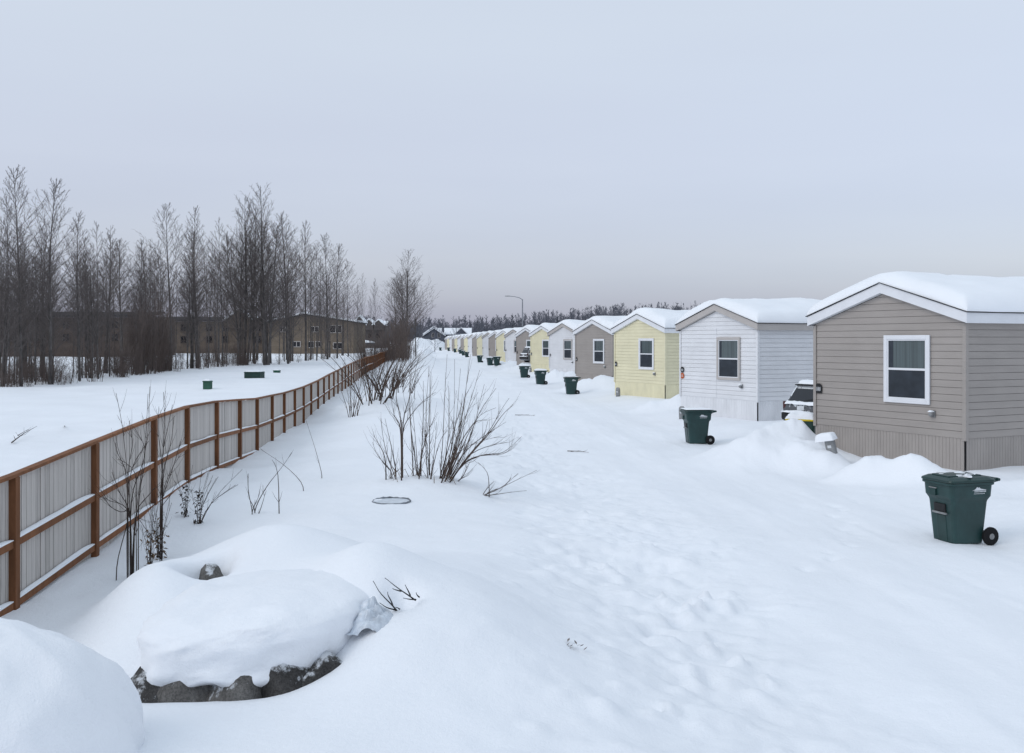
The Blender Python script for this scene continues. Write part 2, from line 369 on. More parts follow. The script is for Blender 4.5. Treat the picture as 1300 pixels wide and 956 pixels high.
# ------------------------------------------------------------------ mobile homes
W, L = 4.85, 15.0
HROT = math.atan2(-.887, .462)
ZS, ZE, PITCH = .98, 3.74, .316
def gable_z(x): return ZE+.02+PITCH*(W/2-abs(x+W/2))
def make_home(i, colour, loc, detail=True):
    rnd = random.Random(100+i)
    root = empty('mobile_home', loc, HROT)
    wm, sm = WALL[colour], SKIRT[colour]
    tm = TRIMT if colour == 'white' else TRIMW
    m = MB(); e = .173; lap = .018; gr = .009
    k = 0; z = ZS
    peak = gable_z(-W/2)
    while z < peak-.02:
        z1 = min(z+e, peak)
        def half(zz): return W/2 if zz <= ZE else max(0.02, W/2-(zz-ZE-.02)/PITCH)
        h0, h1 = half(z), half(z1); c = -W/2
        zg = z1-gr if z1 < peak-.03 else z1; hg = half(zg)
        m.quad((c-h0, -lap, z), (c+h0, -lap, z), (c+hg, -.010, zg), (c-hg, -.010, zg))
        m.quad((c-hg, -.010, zg), (c+hg, -.010, zg), (c+hg, .03, zg), (c-hg, .03, zg)); m.quad((c-hg, .03, zg), (c+hg, .03, zg), (c+h1, .03, z1), (c-h1, .03, z1))
        m.quad((c-h0, .03, z), (c+h0, .03, z), (c+h0, -lap, z), (c-h0, -lap, z))
        if z < ZE-.01:
            z1b = min(z1, ZE)
            zg = z1b-gr if z1b < ZE-.02 else z1b
            for sx, x in ((1, 0), (-1, -W)):
                A, Bm, D = x+sx*lap, x+sx*.010, x-sx*.03
                m.quad((A, 0, z), (A, L, z), (Bm, L, zg), (Bm, 0, zg)); m.quad((D, 0, z), (D, L, z), (A, L, z), (A, 0, z))
                m.quad((Bm, 0, zg), (Bm, L, zg), (D, L, zg), (D, 0, zg)); m.quad((D, 0, zg), (D, L, zg), (D, L, z1b), (D, 0, z1b))
        z += e
    m.quad((0, L, ZS), (-W, L, ZS), (-W, L, ZE), (0, L, ZE)); m.poly([(0, L, ZE), (-W, L, ZE), (-W/2, L, peak)])
    m.build('wall', wm, root, fix=False)
    for bx in ((-.055, .046, -.046, -.033), (.033, .046, -.032, .06), (-W-.046, -W+.055, -.046, -.033), (-W-.046, -W-.033, -.032, .06)):
        c = MB(); c.box(*bx, ZS-.05, ZE-.02); c.build('corner_trim', wm, root)
    if i == 1:
        c = MB(); c.box(-W*.505, -W*.505+.014, -.036, -.0325, ZS, ZE+.1); c.build('wall_seam', wm, root)
    s = MB()                                   # ribbed skirting
    def ribs(p0, p1, nrm):
        p0 = Vector(p0); p1 = Vector(p1); nrm = Vector(nrm); ln = (p1-p0).length; n = int(ln/.1); pr = None
        for q in range(n+1):
            for (o, off) in ((0, 0), (.088, 0), (.09, -.007), (.098, -.007)):
                t = min(ln, q*ln/n+o); a = p0+(p1-p0).normalized()*t+nrm*off
                if pr is not None: s.quad((pr.x, pr.y, -.5), (a.x, a.y, -.5), (a.x, a.y, ZS-.003), (pr.x, pr.y, ZS-.003))
                pr = a
    ribs((-W, -.004, 0), (-.03, -.004, 0), (0, -1, 0)); ribs((.004, .03, 0), (.004, L, 0), (1, 0, 0)); ribs((-W-.004, L, 0), (-W-.004, 0, 0), (-1, 0, 0))
    s.quad((-W, L, -.5), (0, L, -.5), (0, L, ZS), (-W, L, ZS))
    s.build('skirting', sm, root, fix=False)
    cg = MB(); cg.box(-.028 if i == 1 else -.007, .002, -.002, .028 if i == 1 else .006, -.4, ZS-.01); cg.build('skirting_gap', BLACKP, root)
    sg = MB(); sg.box(-.066, -.030, -.022, -.006, -.4, ZS-.03-.1*rnd.random()); sg.build('skirting_edge', sm, root)
    # fascia
    o = .16; fd = .25; f = MB(); xr, xl, xc = o, -W-o, -W/2
    zt = lambda x: ZE+.235+PITCH*(W/2+o-abs(x-xc))
    for (a, b) in ((xl, xc), (xc, xr)):
        f.quad((a, -o, zt(a)), (b, -o, zt(b)), (b, -o, zt(b)-fd), (a, -o, zt(a)-fd))
        f.quad((a, -o+.03, zt(a)), (b, -o+.03, zt(b)), (b, -o+.03, zt(b)-fd), (a, -o+.03, zt(a)-fd))
        f.quad((a, -o, zt(a)-fd), (b, -o, zt(b)-fd), (b, 0, zt(b)-fd), (a, 0, zt(a)-fd))
    for x in (xl, xr):
        sx = -.03 if x > 0 else .03
        f.box(min(x, x+sx), max(x, x+sx), -o+.001, L+o, zt(x)-fd+.001, zt(x)-.001)
        f.quad((x, -o, zt(x)-fd+.003), (x, L+o, zt(x)-fd+.003), (x-math.copysign(o, x-xc), L+o, zt(x)-fd+.003), (x-math.copysign(o, x-xc), -o, zt(x)-fd+.003))
    f.build('fascia', tm, root)
    rf = MB(); oo = o+.035
    zr = lambda x: zt(x)+.012
    for (a, b) in ((xl-.035, xc), (xc, xr+.035)):
        z0 = [zt(max(min(q, xr), xl))+.004 for q in (a, b)]
        pts = [(a, z0[0]), (b, z0[1]), (b, z0[1]+.018), (a, z0[0]+.018)]
        rf.loft([[(p, -oo, q) for p, q in pts], [(p, L+oo, q) for p, q in pts]])
    rf.build('roof', SHINGLE, root)
    # snow on the roof
    T = .36+.07*rnd.random()
    ua = np.concatenate([[0, .004, .015, .035, .07, .12, .2], np.linspace(.3, W+.36-.3, 26), W+.36-np.array([.2, .12, .07, .035, .015, .004, 0])])-W-.18
    Ls = L+.36
    va = np.concatenate([[0, .004, .015, .035, .07, .12, .2, .3], np.linspace(.5, Ls-.3, 44), Ls-np.array([.2, .07, .015, 0])])-.165
    U, V = np.meshgrid(ua, va)
    wob = lambda q, sd: .035*vnoise(q*1.1, q*0+i*3.3, sd)
    du = np.minimum(U-ua[0], ua[-1]-U); dv = np.minimum(V-va[0], va[-1]-V)
    rd = lambda dd, r: np.sqrt(np.clip(1-(1-np.clip(dd/r, 0, 1))**2, 0, 1))
    base = ZE+.28+PITCH*(W/2+o-np.abs(U-xc)); base = np.maximum(base, zt(xr)+.035)-.012
    smooth = ZE+.28+PITCH*(W/2+o-np.sqrt((U-xc)**2+.40**2)+.02)
    edge = np.minimum(rd(du, .42), rd(dv, .42)); edge = edge*(.25*rd(du, .42)*rd(dv, .42)+.75)
    Z = base*(1-edge)+np.maximum(smooth, base-.1)*edge+edge*(T+.12*fbm(U/1.4+i*7, V/1.9, 5)+.05*fbm(U*1.6, V*1.6+i*5, 8)+.03*vnoise(U*4, V*4+i, 12))-.02*(edge < .02)
    U2 = U+np.where(du < .3, 1, 0)*wob(V, 1)*np.sign(xc-U)*-1; V2 = V+np.where(dv < .3, 1, 0)*wob(U, 2)
    sn = MB(); P = np.stack([U2, V2, Z], -1); sn.grid(P)
    sn.build('roof_snow', ROOFSNOW, root, smooth=True)
    # window
    x1, x0 = -.20*W, -.492*W; zb, zt2 = 1.735, 3.45; y = -.032
    fr = MB(); t = .105
    fr.box(x0, x0+t, y-.045, y, zb, zt2); fr.box(x1-t, x1, y-.045, y, zb, zt2)
    fr.box(x0+t, x1-t, y-.045, y, zt2-t, zt2); fr.box(x0+t, x1-t, y-.045, y, zb, zb+t)
    wn = fr.build('window', tm, root, bevel=.006)
    t2 = t+.035; zm = zb+.86*(zt2-zb)/1.72
    sh = MB()
    for (a, b, c_, d_) in ((x0+t, x0+t2, zb+t, zt2-t), (x1-t2, x1-t, zb+t, zt2-t), (x0+t2, x1-t2, zt2-t2, zt2-t), (x0+t2, x1-t2, zb+t, zb+t2), (x0+t2, x1-t2, zm-.028, zm+.028)):
        sh.box(a, b, y-.028, y+.01, c_, d_)
    sh.build('sash', TRIMW, wn)
    p = MB(); p.box(x0+t2, x1-t2, y-.004, y+.006, zm+.028, zt2-t2); tag(p.build('upper_pane', PANEU, wn), 'pale green upper pane with a blind drawn behind it')
    p = MB(); p.box(x0+t2, x1-t2, y-.008, y+.006, zb+t2, zm-.028); tag(p.build('lower_pane', PANEL, wn), 'dark lower pane covered by an insect screen')
    if detail:                                  # blind edge showing at the left of the upper pane
        bl = MB(); bl.box(x0+t2, x0+t2+.14, y-.0065, y-.0045, zm+.03, zt2-t2-.002); bl.build('blind_gap', PANEL, wn)
    # vent hood
    vh = MB(); vx, vz = -.185*W, 1.52
    vh.box(vx-.075, vx+.075, -.055, -.033, vz-.08, vz+.08)
    rings = []
    for (yy, r) in ((-.055, .06), (-.11, .06), (-.14, .05), (-.15, .02)):
        rings.append([(vx+r*math.cos(2*math.pi*k/12), yy, vz-.01+r*math.sin(2*math.pi*k/12)) for k in range(12)])
    vh.loft(rings); v_o = vh.build('vent_hood', GREYP, root)
    vs = MB(); vs.loft([[(vx+.06*a, -.10+.06*b, vz+.045) for a, b in ((-1, -1), (1, -1), (1, 1), (-1, 1))], [(vx+.03*a, -.10+.03*b, vz+.085) for a, b in ((-1, -1), (1, -1), (1, 1), (-1, 1))]])
    vs.build('snow_lump', ROOFSNOW, v_o)
    # number plaque
    pl = MB(); px, pz = -W+.16, 1.98
    if colour == 'white':
        ring = lambda r, yy, cz: [(px+r*math.cos(2*math.pi*k/16), yy, cz+r*math.sin(2*math.pi*k/16)) for k in range(16)]
        pl.loft([ring(.12, -.033, pz+.1), ring(.12, -.05, pz+.1)]); plo = pl.build('address_plaque', BLACKP, root)
        if i == 1:
            st = MB(); st.loft([ring(.125, -.033, pz-.16), ring(.125, -.045, pz-.16)]); st.build('warning_disc', ORANGE, root)
            st = MB(); st.box(px-.07, px+.07, -.049, -.046, pz-.19, pz-.17); st.box(px-.05, px+.05, -.049, -.046, pz-.14, pz-.12); st.build('printed_mark', WHITEP, root)
    else:
        pl.poly([(px-.12, -.045, pz-.13), (px+.12, -.045, pz-.13), (px+.12, -.045, pz+.09), (px+.05, -.045, pz+.14), (px-.05, -.045, pz+.14), (px-.12, -.045, pz+.09)])
        pl.box(px-.115, px+.115, -.044, -.033, pz-.125, pz+.085); plo = pl.build('address_plaque', BLACKP, root)
    if detail:
        nm = MB()
        for q in range(3):
            xx = px-.07+q*.055
            nm.box(xx, xx+.012, -.054, -.051, pz-.07+(.1 if colour == 'white' else 0), pz+.04+(.1 if colour == 'white' else 0))
            nm.box(xx+.013, xx+.032, -.054, -.051, pz+.028+(.1 if colour == 'white' else 0), pz+.04+(.1 if colour == 'white' else 0))
            nm.box(xx+.022, xx+.034, -.054, -.051, pz-.06+(.1 if colour == 'white' else 0), pz+.02+(.1 if colour == 'white' else 0))
        nm.build('house_number', WHITEP, plo)
    return root
ORD = ['nearest', 'second', 'third', 'fourth', 'fifth', 'sixth', 'seventh', 'eighth']
CSEQ = ['tan', 'white', 'yellow']; CNAME = {'tan': 'tan grey', 'white': 'white', 'yellow': 'pale yellow'}
count = {'tan': 0, 'white': 0, 'yellow': 0}
HOMES = []
for i in range(22):
    c = CSEQ[i % 3]; k = count[c]; count[c] += 1
    Y = 23.6+14.8*i; X = 10.75-1.26*i-.011*i*i
    h = make_home(i, c, (X, Y, 0), i < 6)
    extra = {0: 'tan grey mobile home nearest the camera, white trimmed window, deep snow on its roof',
             1: 'white mobile home with beige trim and an orange disc, behind the second green bin',
             2: 'pale yellow mobile home nearest the camera, with its white framed window and yellow skirting'}
    h['label'] = extra.get(i, '%s %s mobile home along the row, counted from the near end' % (ORD[k], CNAME[c]))
    h['category'] = 'mobile home'; h['group'] = 'mobile homes in a row along the road'
    HOMES.append((X, Y, c, k))

# ------------------------------------------------------------------ wheeled bins
def make_bin():
    root = empty('wheeled_bin', (0, 0, 0))
    b = MB()
    sec = [(.03, .50, .56, .05), (.06, .52, .58, .06), (.70, .585, .70, .06), (.735, .60, .715, .06), (.80, .66, .80, .07), (1.0, .68, .83, .07)]
    rings = [rrect(w_, d_, r_, z_, 0, .0) for z_, w_, d_, r_ in sec]
    b.loft(rings)
    body = b.build('body', GREENP, root, smooth=False, bevel=0)
    rm = MB(); rm.loft([rrect(.70, .86, .08, .985), rrect(.735, .895, .09, .995), rrect(.735, .895, .09, 1.03), rrect(.70, .86, .08, 1.035)])
    rm.build('rim', GREENP, root)
    fc = MB()                                     # front rib column and hand recesses
    M = Matrix.Translation((0, -.315, .36)) @ Matrix.Rotation(R(5.2), 4, 'X')
    fc.box(-.11, .11, -.012, .05, -.32, .13, M); fc.build('front_recess', GREENL, root, bevel=.01)
    M2 = Matrix.Translation((0, -.345, .60)) @ Matrix.Rotation(R(5.2), 4, 'X')
    fb = MB(); fb.box(-.13, .13, -.022, .03, -.07, .075, M2); fb.build('front_recess', BLACKP, root, bevel=.01)
    gb = MB(); gb.beam((-.16, -.365, .52), (.16, -.365, .52), .03, .03); gb.build('grab_bar', GREYP, root)
    ln = MB(); ln.box(-.15, -.02, -.432, -.40, .80, .91); ln.build('hand_slot', GREENL, root)
    ls = MB(); ls.box(-.17, .0, -.436, -.40, .915, .93); ls.build('slot_edge', GREYP, root)
    ld = MB(); ld.loft([rrect(.75, .91, .10, 1.038, 0, 0), rrect(.765, .93, .10, 1.05, 0, 0), rrect(.75, .91, .10, 1.075), rrect(.62, .78, .1, 1.115), rrect(.3, .4, .1, 1.125)])
    lid = ld.build('lid', GREENL, root)
    lr = MB(); lr.box(-.20, .20, -.36, .30, 1.105, 1.14); lr.build('lid_panel', GREENL, lid, bevel=.015)
    hd = MB(); hd.beam((-.25, .40, 1.03), (-.25, .56, 1.06), .05, .06); hd.beam((.25, .40, 1.03), (.25, .56, 1.06), .05, .06); hd.tube([(-.3, .56, 1.06), (.3, .56, 1.06)], .026, 8)
    hd.build('handle', GREENL, root)
    ax = MB(); ax.tube([(-.36, .36, .145), (.36, .36, .145)], .014, 8); ax.box(-.22, .22, .27, .37, .1, .22); ax.build('axle', BLACKP, root)
    for s_ in (-1, 1):
        wh = MB(); cx = s_*.325; rings = []
        for (xo, r) in ((-.035, .115), (-.03, .14), (-.015, .15), (.015, .15), (.03, .14), (.035, .115)):
            rings.append([(cx+xo, .36+r*math.cos(2*math.pi*k/20), .148+r*math.sin(2*math.pi*k/20)) for k in range(20)])
        wh.loft(rings); wo = wh.build('wheel', RUBBER, root, smooth=False)
        hb = MB(); xo = cx+s_*.036
        hb.loft([[(xo, .36+.05*math.cos(2*math.pi*k/12), .148+.05*math.sin(2*math.pi*k/12)) for k in range(12)], [(xo+s_*.015, .36+.035*math.cos(2*math.pi*k/12), .148+.035*math.sin(2*math.pi*k/12)) for k in range(12)]])
        hb.build('hub', GREYP, wo)
    # printed mark: a peak over two lines of lettering, on both sides
    for s_ in (-1, 1):
        lg = MB(); xo = s_*.343
        def P(yy, zz): return (s_*(.3335+(zz-.80)*.05+.004), yy*s_, zz)
        lg.poly([P(-.02, .905), P(.02, .915), P(.05, .935), P(.08, .965), P(.10, .95), P(.12, .96), P(.15, .935), P(.26, .915), P(.26, .905)])
        for q in range(9): lg.poly([P(.03+q*.026, .878), P(.048+q*.026, .878), P(.048+q*.026, .898), P(.03+q*.026, .898)])
        for q in range(11): lg.poly([P(.02+q*.02, .848), P(.032+q*.02, .848), P(.032+q*.02, .860), P(.02+q*.02, .860)])
        lg.build('printed_logo', WHITEP, root, fix=False)
    return root
BINS = [ # px, Y, yaw, snow thickness
 (1216, 16.42, -73, 0), (884, 32.1, -84, .03), (725, 62.3, -86, .02), (686, 76, -80, .12), (665.4, 90, -82, .14), (630.6, 121, -80, .03), (622, 136, -70, .12), (609, 154, -80, .03),
 (592.5, 203, -80, .03), (588, 224, -85, .04), (584.5, 246, -78, .05), (577.5, 272, -80, .03), (569.5, 306, -80, .04), (559, 330, -80, .05)]
BL = ['green wheeled bin nearest the camera, standing before the tan home at right', 'green wheeled bin thinly dusted with snow before the white home with the orange disc',
 'green wheeled bin beside the lumpy snow bank before the second tan home', 'green wheeled bin with thick snow on its lid before the second yellow home',
 'green wheeled bin with tall snow cap standing in front of the parked dark car']
bp = make_bin()
def snow_pad(root, wd, dp, z, t, sd):
    m = MB(); n = 9; a = np.linspace(-1, 1, n*2+1); U, V = np.meshgrid(a, a)
    d_ = np.clip(1-np.maximum(np.abs(U), np.abs(V)), 0, 1)
    Z = z+t*np.sqrt(np.clip(1-(1-np.clip(d_/.45, 0, 1))**2, 0, 1))*(1+.5*fbm(U*1.7+sd, V*1.7, 4))
    m.grid(np.stack([U*wd/2*(1+.05*vnoise(V*2+sd, U*2, 3)), V*dp/2*(1+.05*vnoise(U*2, V*2+sd, 5)), Z], -1))
    return m.build('lid_snow', ROOFSNOW, root, smooth=True)
for k, (px, Y, yaw, t) in enumerate(BINS):
    o = bp if k == 0 else copy_tree(bp)
    p = gnd(px, Y); o.location = (p.x, p.y, p.z-.025); o.rotation_euler = (0, 0, R(yaw))
    o['category'] = 'wheeled bin'; o['group'] = 'green wheeled bins along the road'
    o['label'] = BL[k] if k < 5 else '%s green wheeled bin along the road, counted from the near end' % ['sixth', 'seventh', 'eighth', 'ninth', 'tenth', 'eleventh', 'twelfth', 'thirteenth', 'farthest'][k-5]
for k, (px, Y, yaw, t) in enumerate(BINS):
    o = [q for q in sc.objects if q.name.startswith('wheeled_bin')]
ob = sorted([q for q in sc.objects if q.name.startswith('wheeled_bin')], key=lambda q: q.location.y)
for k, q in enumerate(ob):
    t = BINS[k][3]
    if t: snow_pad(q, .72, .88, 1.085 if t > .06 else 1.118, t, k*2.1)
    else:
        m = MB(); rr = random.Random(5)
        for _ in range(9):
            cx, cy = rr.uniform(-.3, .3), rr.uniform(-.38, .38); r = rr.uniform(.03, .09)
            pts = [(cx+r*(1+.4*rr.uniform(-1, 1))*math.cos(a*.7), cy+r*(1+.4*rr.uniform(-1, 1))*math.sin(a*.7), 1.1425) for a in range(9)]
            n0 = len(m.v); m.poly(pts); m.poly([(x, y, z-.02) for x, y, z in pts][::-1])
            for a in range(9): m.quad(pts[a], pts[(a+1) % 9], (pts[(a+1) % 9][0], pts[(a+1) % 9][1], 1.12), (pts[a][0], pts[a][1], 1.12))
        m.build('lid_snow', ROOFSNOW, q)

# ------------------------------------------------------------------ meter pedestals at the gable corners
def make_pedestal():
    root = empty('utility_pedestal', (0, 0, 0))
    m = MB(); m.loft([rrect(.30, .20, .05, -.3), rrect(.30, .20, .05, .55), rrect(.28, .19, .07, .68), rrect(.2, .13, .06, .74)]); m.build('cabinet', GREYP, root, bevel=.01)
    d_ = MB(); d_.box(-.11, .11, -.112, -.1, .05, .5); d_.build('door', GREYP, root, bevel=.008)
    w_ = MB(); w_.box(-.06, .06, -.118, -.113, .42, .5); w_.build('meter_window', WHITEP, root)
    return root
pp = make_pedestal()
for k in range(6):
    X, Y, c, n = HOMES[k]
    off = [(-2.85, 1.6), (-2.5, 2.4), (-2.2, 3.0), (-2.3, 3.2), (-2.3, 3.2), (-2.3, 3.2)][k]
    o = pp if k == 0 else copy_tree(pp)
    x, y = X+off[0], Y+off[1]; o.location = (x, y, gz(x, y)-.12); o.rotation_euler = (R(4) if k else R(6), R(-10) if k == 0 else R(2*(k % 3)-2), R(-40))
    if k == 0: o.location = (8.02, 24.8, .30); o.scale = (.8, .8, .85)
    tag(o, ['grey utility pedestal leaning out of the snow drift by the nearest tan home', 'grey utility pedestal behind the second green bin', 'grey utility pedestal at the corner of the nearest yellow home',
            'grey utility pedestal at the corner of the second tan home', 'grey utility pedestal at the corner of the second white home', 'grey utility pedestal at the corner of the second yellow home'][k], 'utility pedestal', 'grey utility pedestals beside the homes')
pc = MB()
a = np.linspace(-1, 1, 13); U, V = np.meshgrid(a, a); dd = np.clip(1-np.maximum(abs(U), abs(V)), 0, 1)
pc.grid(np.stack([U*.30-.10, V*.2, .70+.16*np.sqrt(np.clip(1-(1-np.clip(dd/.5, 0, 1))**2, 0, 1))-.06*(dd < .01)], -1)); pc.build('snow_cap', ROOFSNOW, pp, smooth=True)

# ------------------------------------------------------------------ snowy SUV
def make_suv():
    root = empty('parked_car', (0, 0, 0))
    def sect(y, hw, z0, z1, r=.12):
        return [(x, y, z) for (x, z, _) in [(p[0], p[1]+(z0+z1)/2, 0) for p in rrect(hw*2, z1-z0, min(r, (z1-z0)/2.2, hw/2), 0)]]
    b = MB(); b.loft([sect(.0, .80, .42, .86), sect(.03, .88, .36, .98), sect(.14, .92, .30, 1.06), sect(.9, .93, .26, 1.06), sect(3.2, .93, .26, 1.04), sect(3.9, .90, .28, 1.0), sect(4.4, .84, .32, .92), sect(4.55, .7, .4, .8)])
    body = b.build('body', CARP, root, smooth=True)
    c = MB()
    def cs(z, y0, y1, hw, r=.16): return rrect(hw*2, y1-y0, r, z, 0, (y0+y1)/2)
    c.loft([cs(1.02, .10, 3.5, .87), cs(1.2, .20, 3.2, .84), cs(1.5, .36, 2.75, .74), cs(1.64, .46, 2.5, .68), cs(1.70, .62, 2.3, .58)])
    c.build('cabin', CARP, root, smooth=True)
    def onrear(x, z):     # point on the sloping tailgate glass
        t = (z-1.08)/(1.52-1.08); return (x, .118+t*.24-.012, z)
    gl = MB(); gl.poly([onrear(-.68, 1.10), onrear(.68, 1.10), onrear(.58, 1.50), onrear(-.58, 1.50)]); rg = gl.build('rear_window', DARKGLASS, root)
    ln = MB(); ln.tube([onrear(.05, 1.12), tuple(Vector(onrear(.4, 1.17))+Vector((0, -.02, 0)))], .012, 5); ln.build('wiper', BLACKP, rg)
    for s_ in (-1, 1):
        sg = MB(); X = s_*.86
        sg.poly([(s_*.872, .7, 1.12), (s_*.872, 1.7, 1.12), (s_*.775, 1.75, 1.47), (s_*.775, .95, 1.47)]); sg.poly([(s_*.872, 1.78, 1.12), (s_*.872, 2.75, 1.12), (s_*.775, 2.45, 1.47), (s_*.775, 1.83, 1.47)])
        sg.build('side_window', DARKGLASS, root)
        tl = MB(); tl.box(s_*.80-.07, s_*.80+.07, .005, .12, .80, 1.06); tl.build('tail_light', RED, root, bevel=.02)
        rr = MB(); rr.tube([(s_*.58, .65, 1.70), (s_*.6, .8, 1.765), (s_*.6, 2.1, 1.765), (s_*.58, 2.3, 1.71)], .022, 6); rr.build('roof_rail', BLACKP, root)
        for y in (.85, 3.6):
            wh = MB(); rings = []
            for (xo, r) in ((-.11, .27), (-.1, .33), (.1, .33), (.11, .27)):
                rings.append([(s_*.83+xo, y+r*math.cos(2*math.pi*k/24), .34+r*math.sin(2*math.pi*k/24)) for k in range(24)])
            wh.loft(rings); wo = wh.build('wheel', RUBBER, root)
            hb = MB(); hb.loft([[(s_*.945, y+.2*math.cos(2*math.pi*k/16), .34+.2*math.sin(2*math.pi*k/16)) for k in range(16)], [(s_*.955, y+.15*math.cos(2*math.pi*k/16), .34+.15*math.sin(2*math.pi*k/16)) for k in range(16)]]); hb.build('rim', STEEL, wo)
    bm_ = MB(); bm_.loft([rrect(1.7, .16, .06, .44, 0, .01), rrect(1.78, .2, .08, .5, 0, .02), rrect(1.78, .2, .08, .66, 0, .02), rrect(1.7, .14, .06, .70, 0, .04)]); bm_.build('rear_bumper', BLACKP, root)
    lp = MB(); lp.box(-.16, .16, -.026, -.0, .80, .94); lp.build('licence_plate', WHITEP, root)
    sp_ = MB(); sp_.box(-.6, .6, .30, .52, 1.60, 1.64); sp_.build('spoiler', BLACKP, root, bevel=.01)
    a = np.linspace(-1, 1, 25); U, V = np.meshgrid(a, a); dd = np.clip(1-np.maximum(abs(U), abs(V)), 0, 1)
    s_ = MB(); s_.grid(np.stack([U*.68, 1.42+V*1.02, 1.655-.10*(abs(U) > .9)+.13*np.sqrt(np.clip(1-(1-np.clip(dd/.4, 0, 1))**2, 0, 1))*(1+.4*fbm(U*2, V*2, 8))], -1)); s_.build('roof_snow', ROOFSNOW, root, smooth=True)
    s_ = MB(); rr = random.Random(3)
    s_.grid(np.stack([U*.74, .02+.06*V, .985+.10*(V+1)/2+.05*dd+.03*fbm(U*5, V*2, 3)], -1)); s_.build('tailgate_snow', ROOFSNOW, root, smooth=True)
    s_ = MB(); s_.grid(np.stack([U*.86, -.03+.09*V, .70+.09*np.sqrt(dd)+.02*fbm(U*5, V*2, 9)], -1)); s_.build('bumper_snow', ROOFSNOW, root, smooth=True)
    return root
car = make_suv(); car.location = (9.63, 33.18, gz(9.6, 33.2)-.03); car.rotation_euler = (0, 0, HROT)
tag(car, 'snow caked sport utility vehicle parked between the nearest tan and white homes', 'car', 'cars parked between the homes')
for (x, y, lab) in ((1.25, 106.5, 'dark snowy car parked behind the bin with the tall snow cap'), (-13.6, 257, 'dark car parked far down the row of homes')):
    c = copy_tree(car); c.location = (x, y, gz(x, y)-.03); c['label'] = lab

# tote with yellow rim, half buried
tt = empty('storage_tote', (8.72, 29.9, gz(8.72, 29.9)-.1), R(-30), 'dark green tote with a yellow rim and snow on top, behind the drift', 'tote')
tt.location.z = .62
m = MB(); m.loft([rrect(.72, .5, .06, -.5), rrect(.84, .6, .08, .30)]); m.build('body', UTILD, tt)
m = MB(); m.loft([rrect(.86, .62, .08, .30), rrect(.9, .66, .09, .31), rrect(.9, .66, .09, .355), rrect(.86, .62, .08, .36)]); m.build('rim', YELLOWP, tt)
snow_pad(tt, .90, .66, .35, .17, 9.4).name = 'lid_snow'

# ------------------------------------------------------------------ fence
FP = [(16.9, 601), (119.6, 559), (195, 529), (237, 515), (274.6, 508.5), (304, 506.3), (326, 505), (345.2, 501), (360.5, 498), (374, 494), (385.2, 490.5), (394.7, 486.5), (403.5, 482.6), (411, 478.6), (417.5, 475), (423.6, 472), (428.8, 469.5), (434, 467), (438.2, 464.6), (442.2, 462.6), (445.8, 460.8), (449, 459.4), (451.8, 458.2), (454.2, 457.2), (456.4, 456.4), (458.4, 455.8)]
pts = []
for k, (px, py) in enumerate(FP):
    Y = 11.73+2.76*k; pts.append(at(px, py, Y))
d0 = pts[0]-pts[1]; pts.insert(0, pts[0]+Vector((d0.x*.9, d0.y, d0.z*.6)))
last = pts[-1]; endp = at(499, 442.6, 196); nfar = 41
for k in range(1, nfar+1): pts.append(last.lerp(endp, k/nfar)+Vector((0, 0, .15*math.sin(k*.5)*(.3 if k < nfar else 0))))
fence = empty('fence', (pts[1].x, pts[1].y, gz(pts[1].x, pts[1].y)), 0, 'long weathered board fence with brown stained posts and snowy rails, at left', 'fence')
off = Vector(fence.location)
rails = {'top_rail': MB(), 'middle_rail': MB(), 'bottom_rail': MB()}
gap_shade = MB(); rsn = MB(); boards = MB(); boards_far = MB(); rr = random.Random(11)
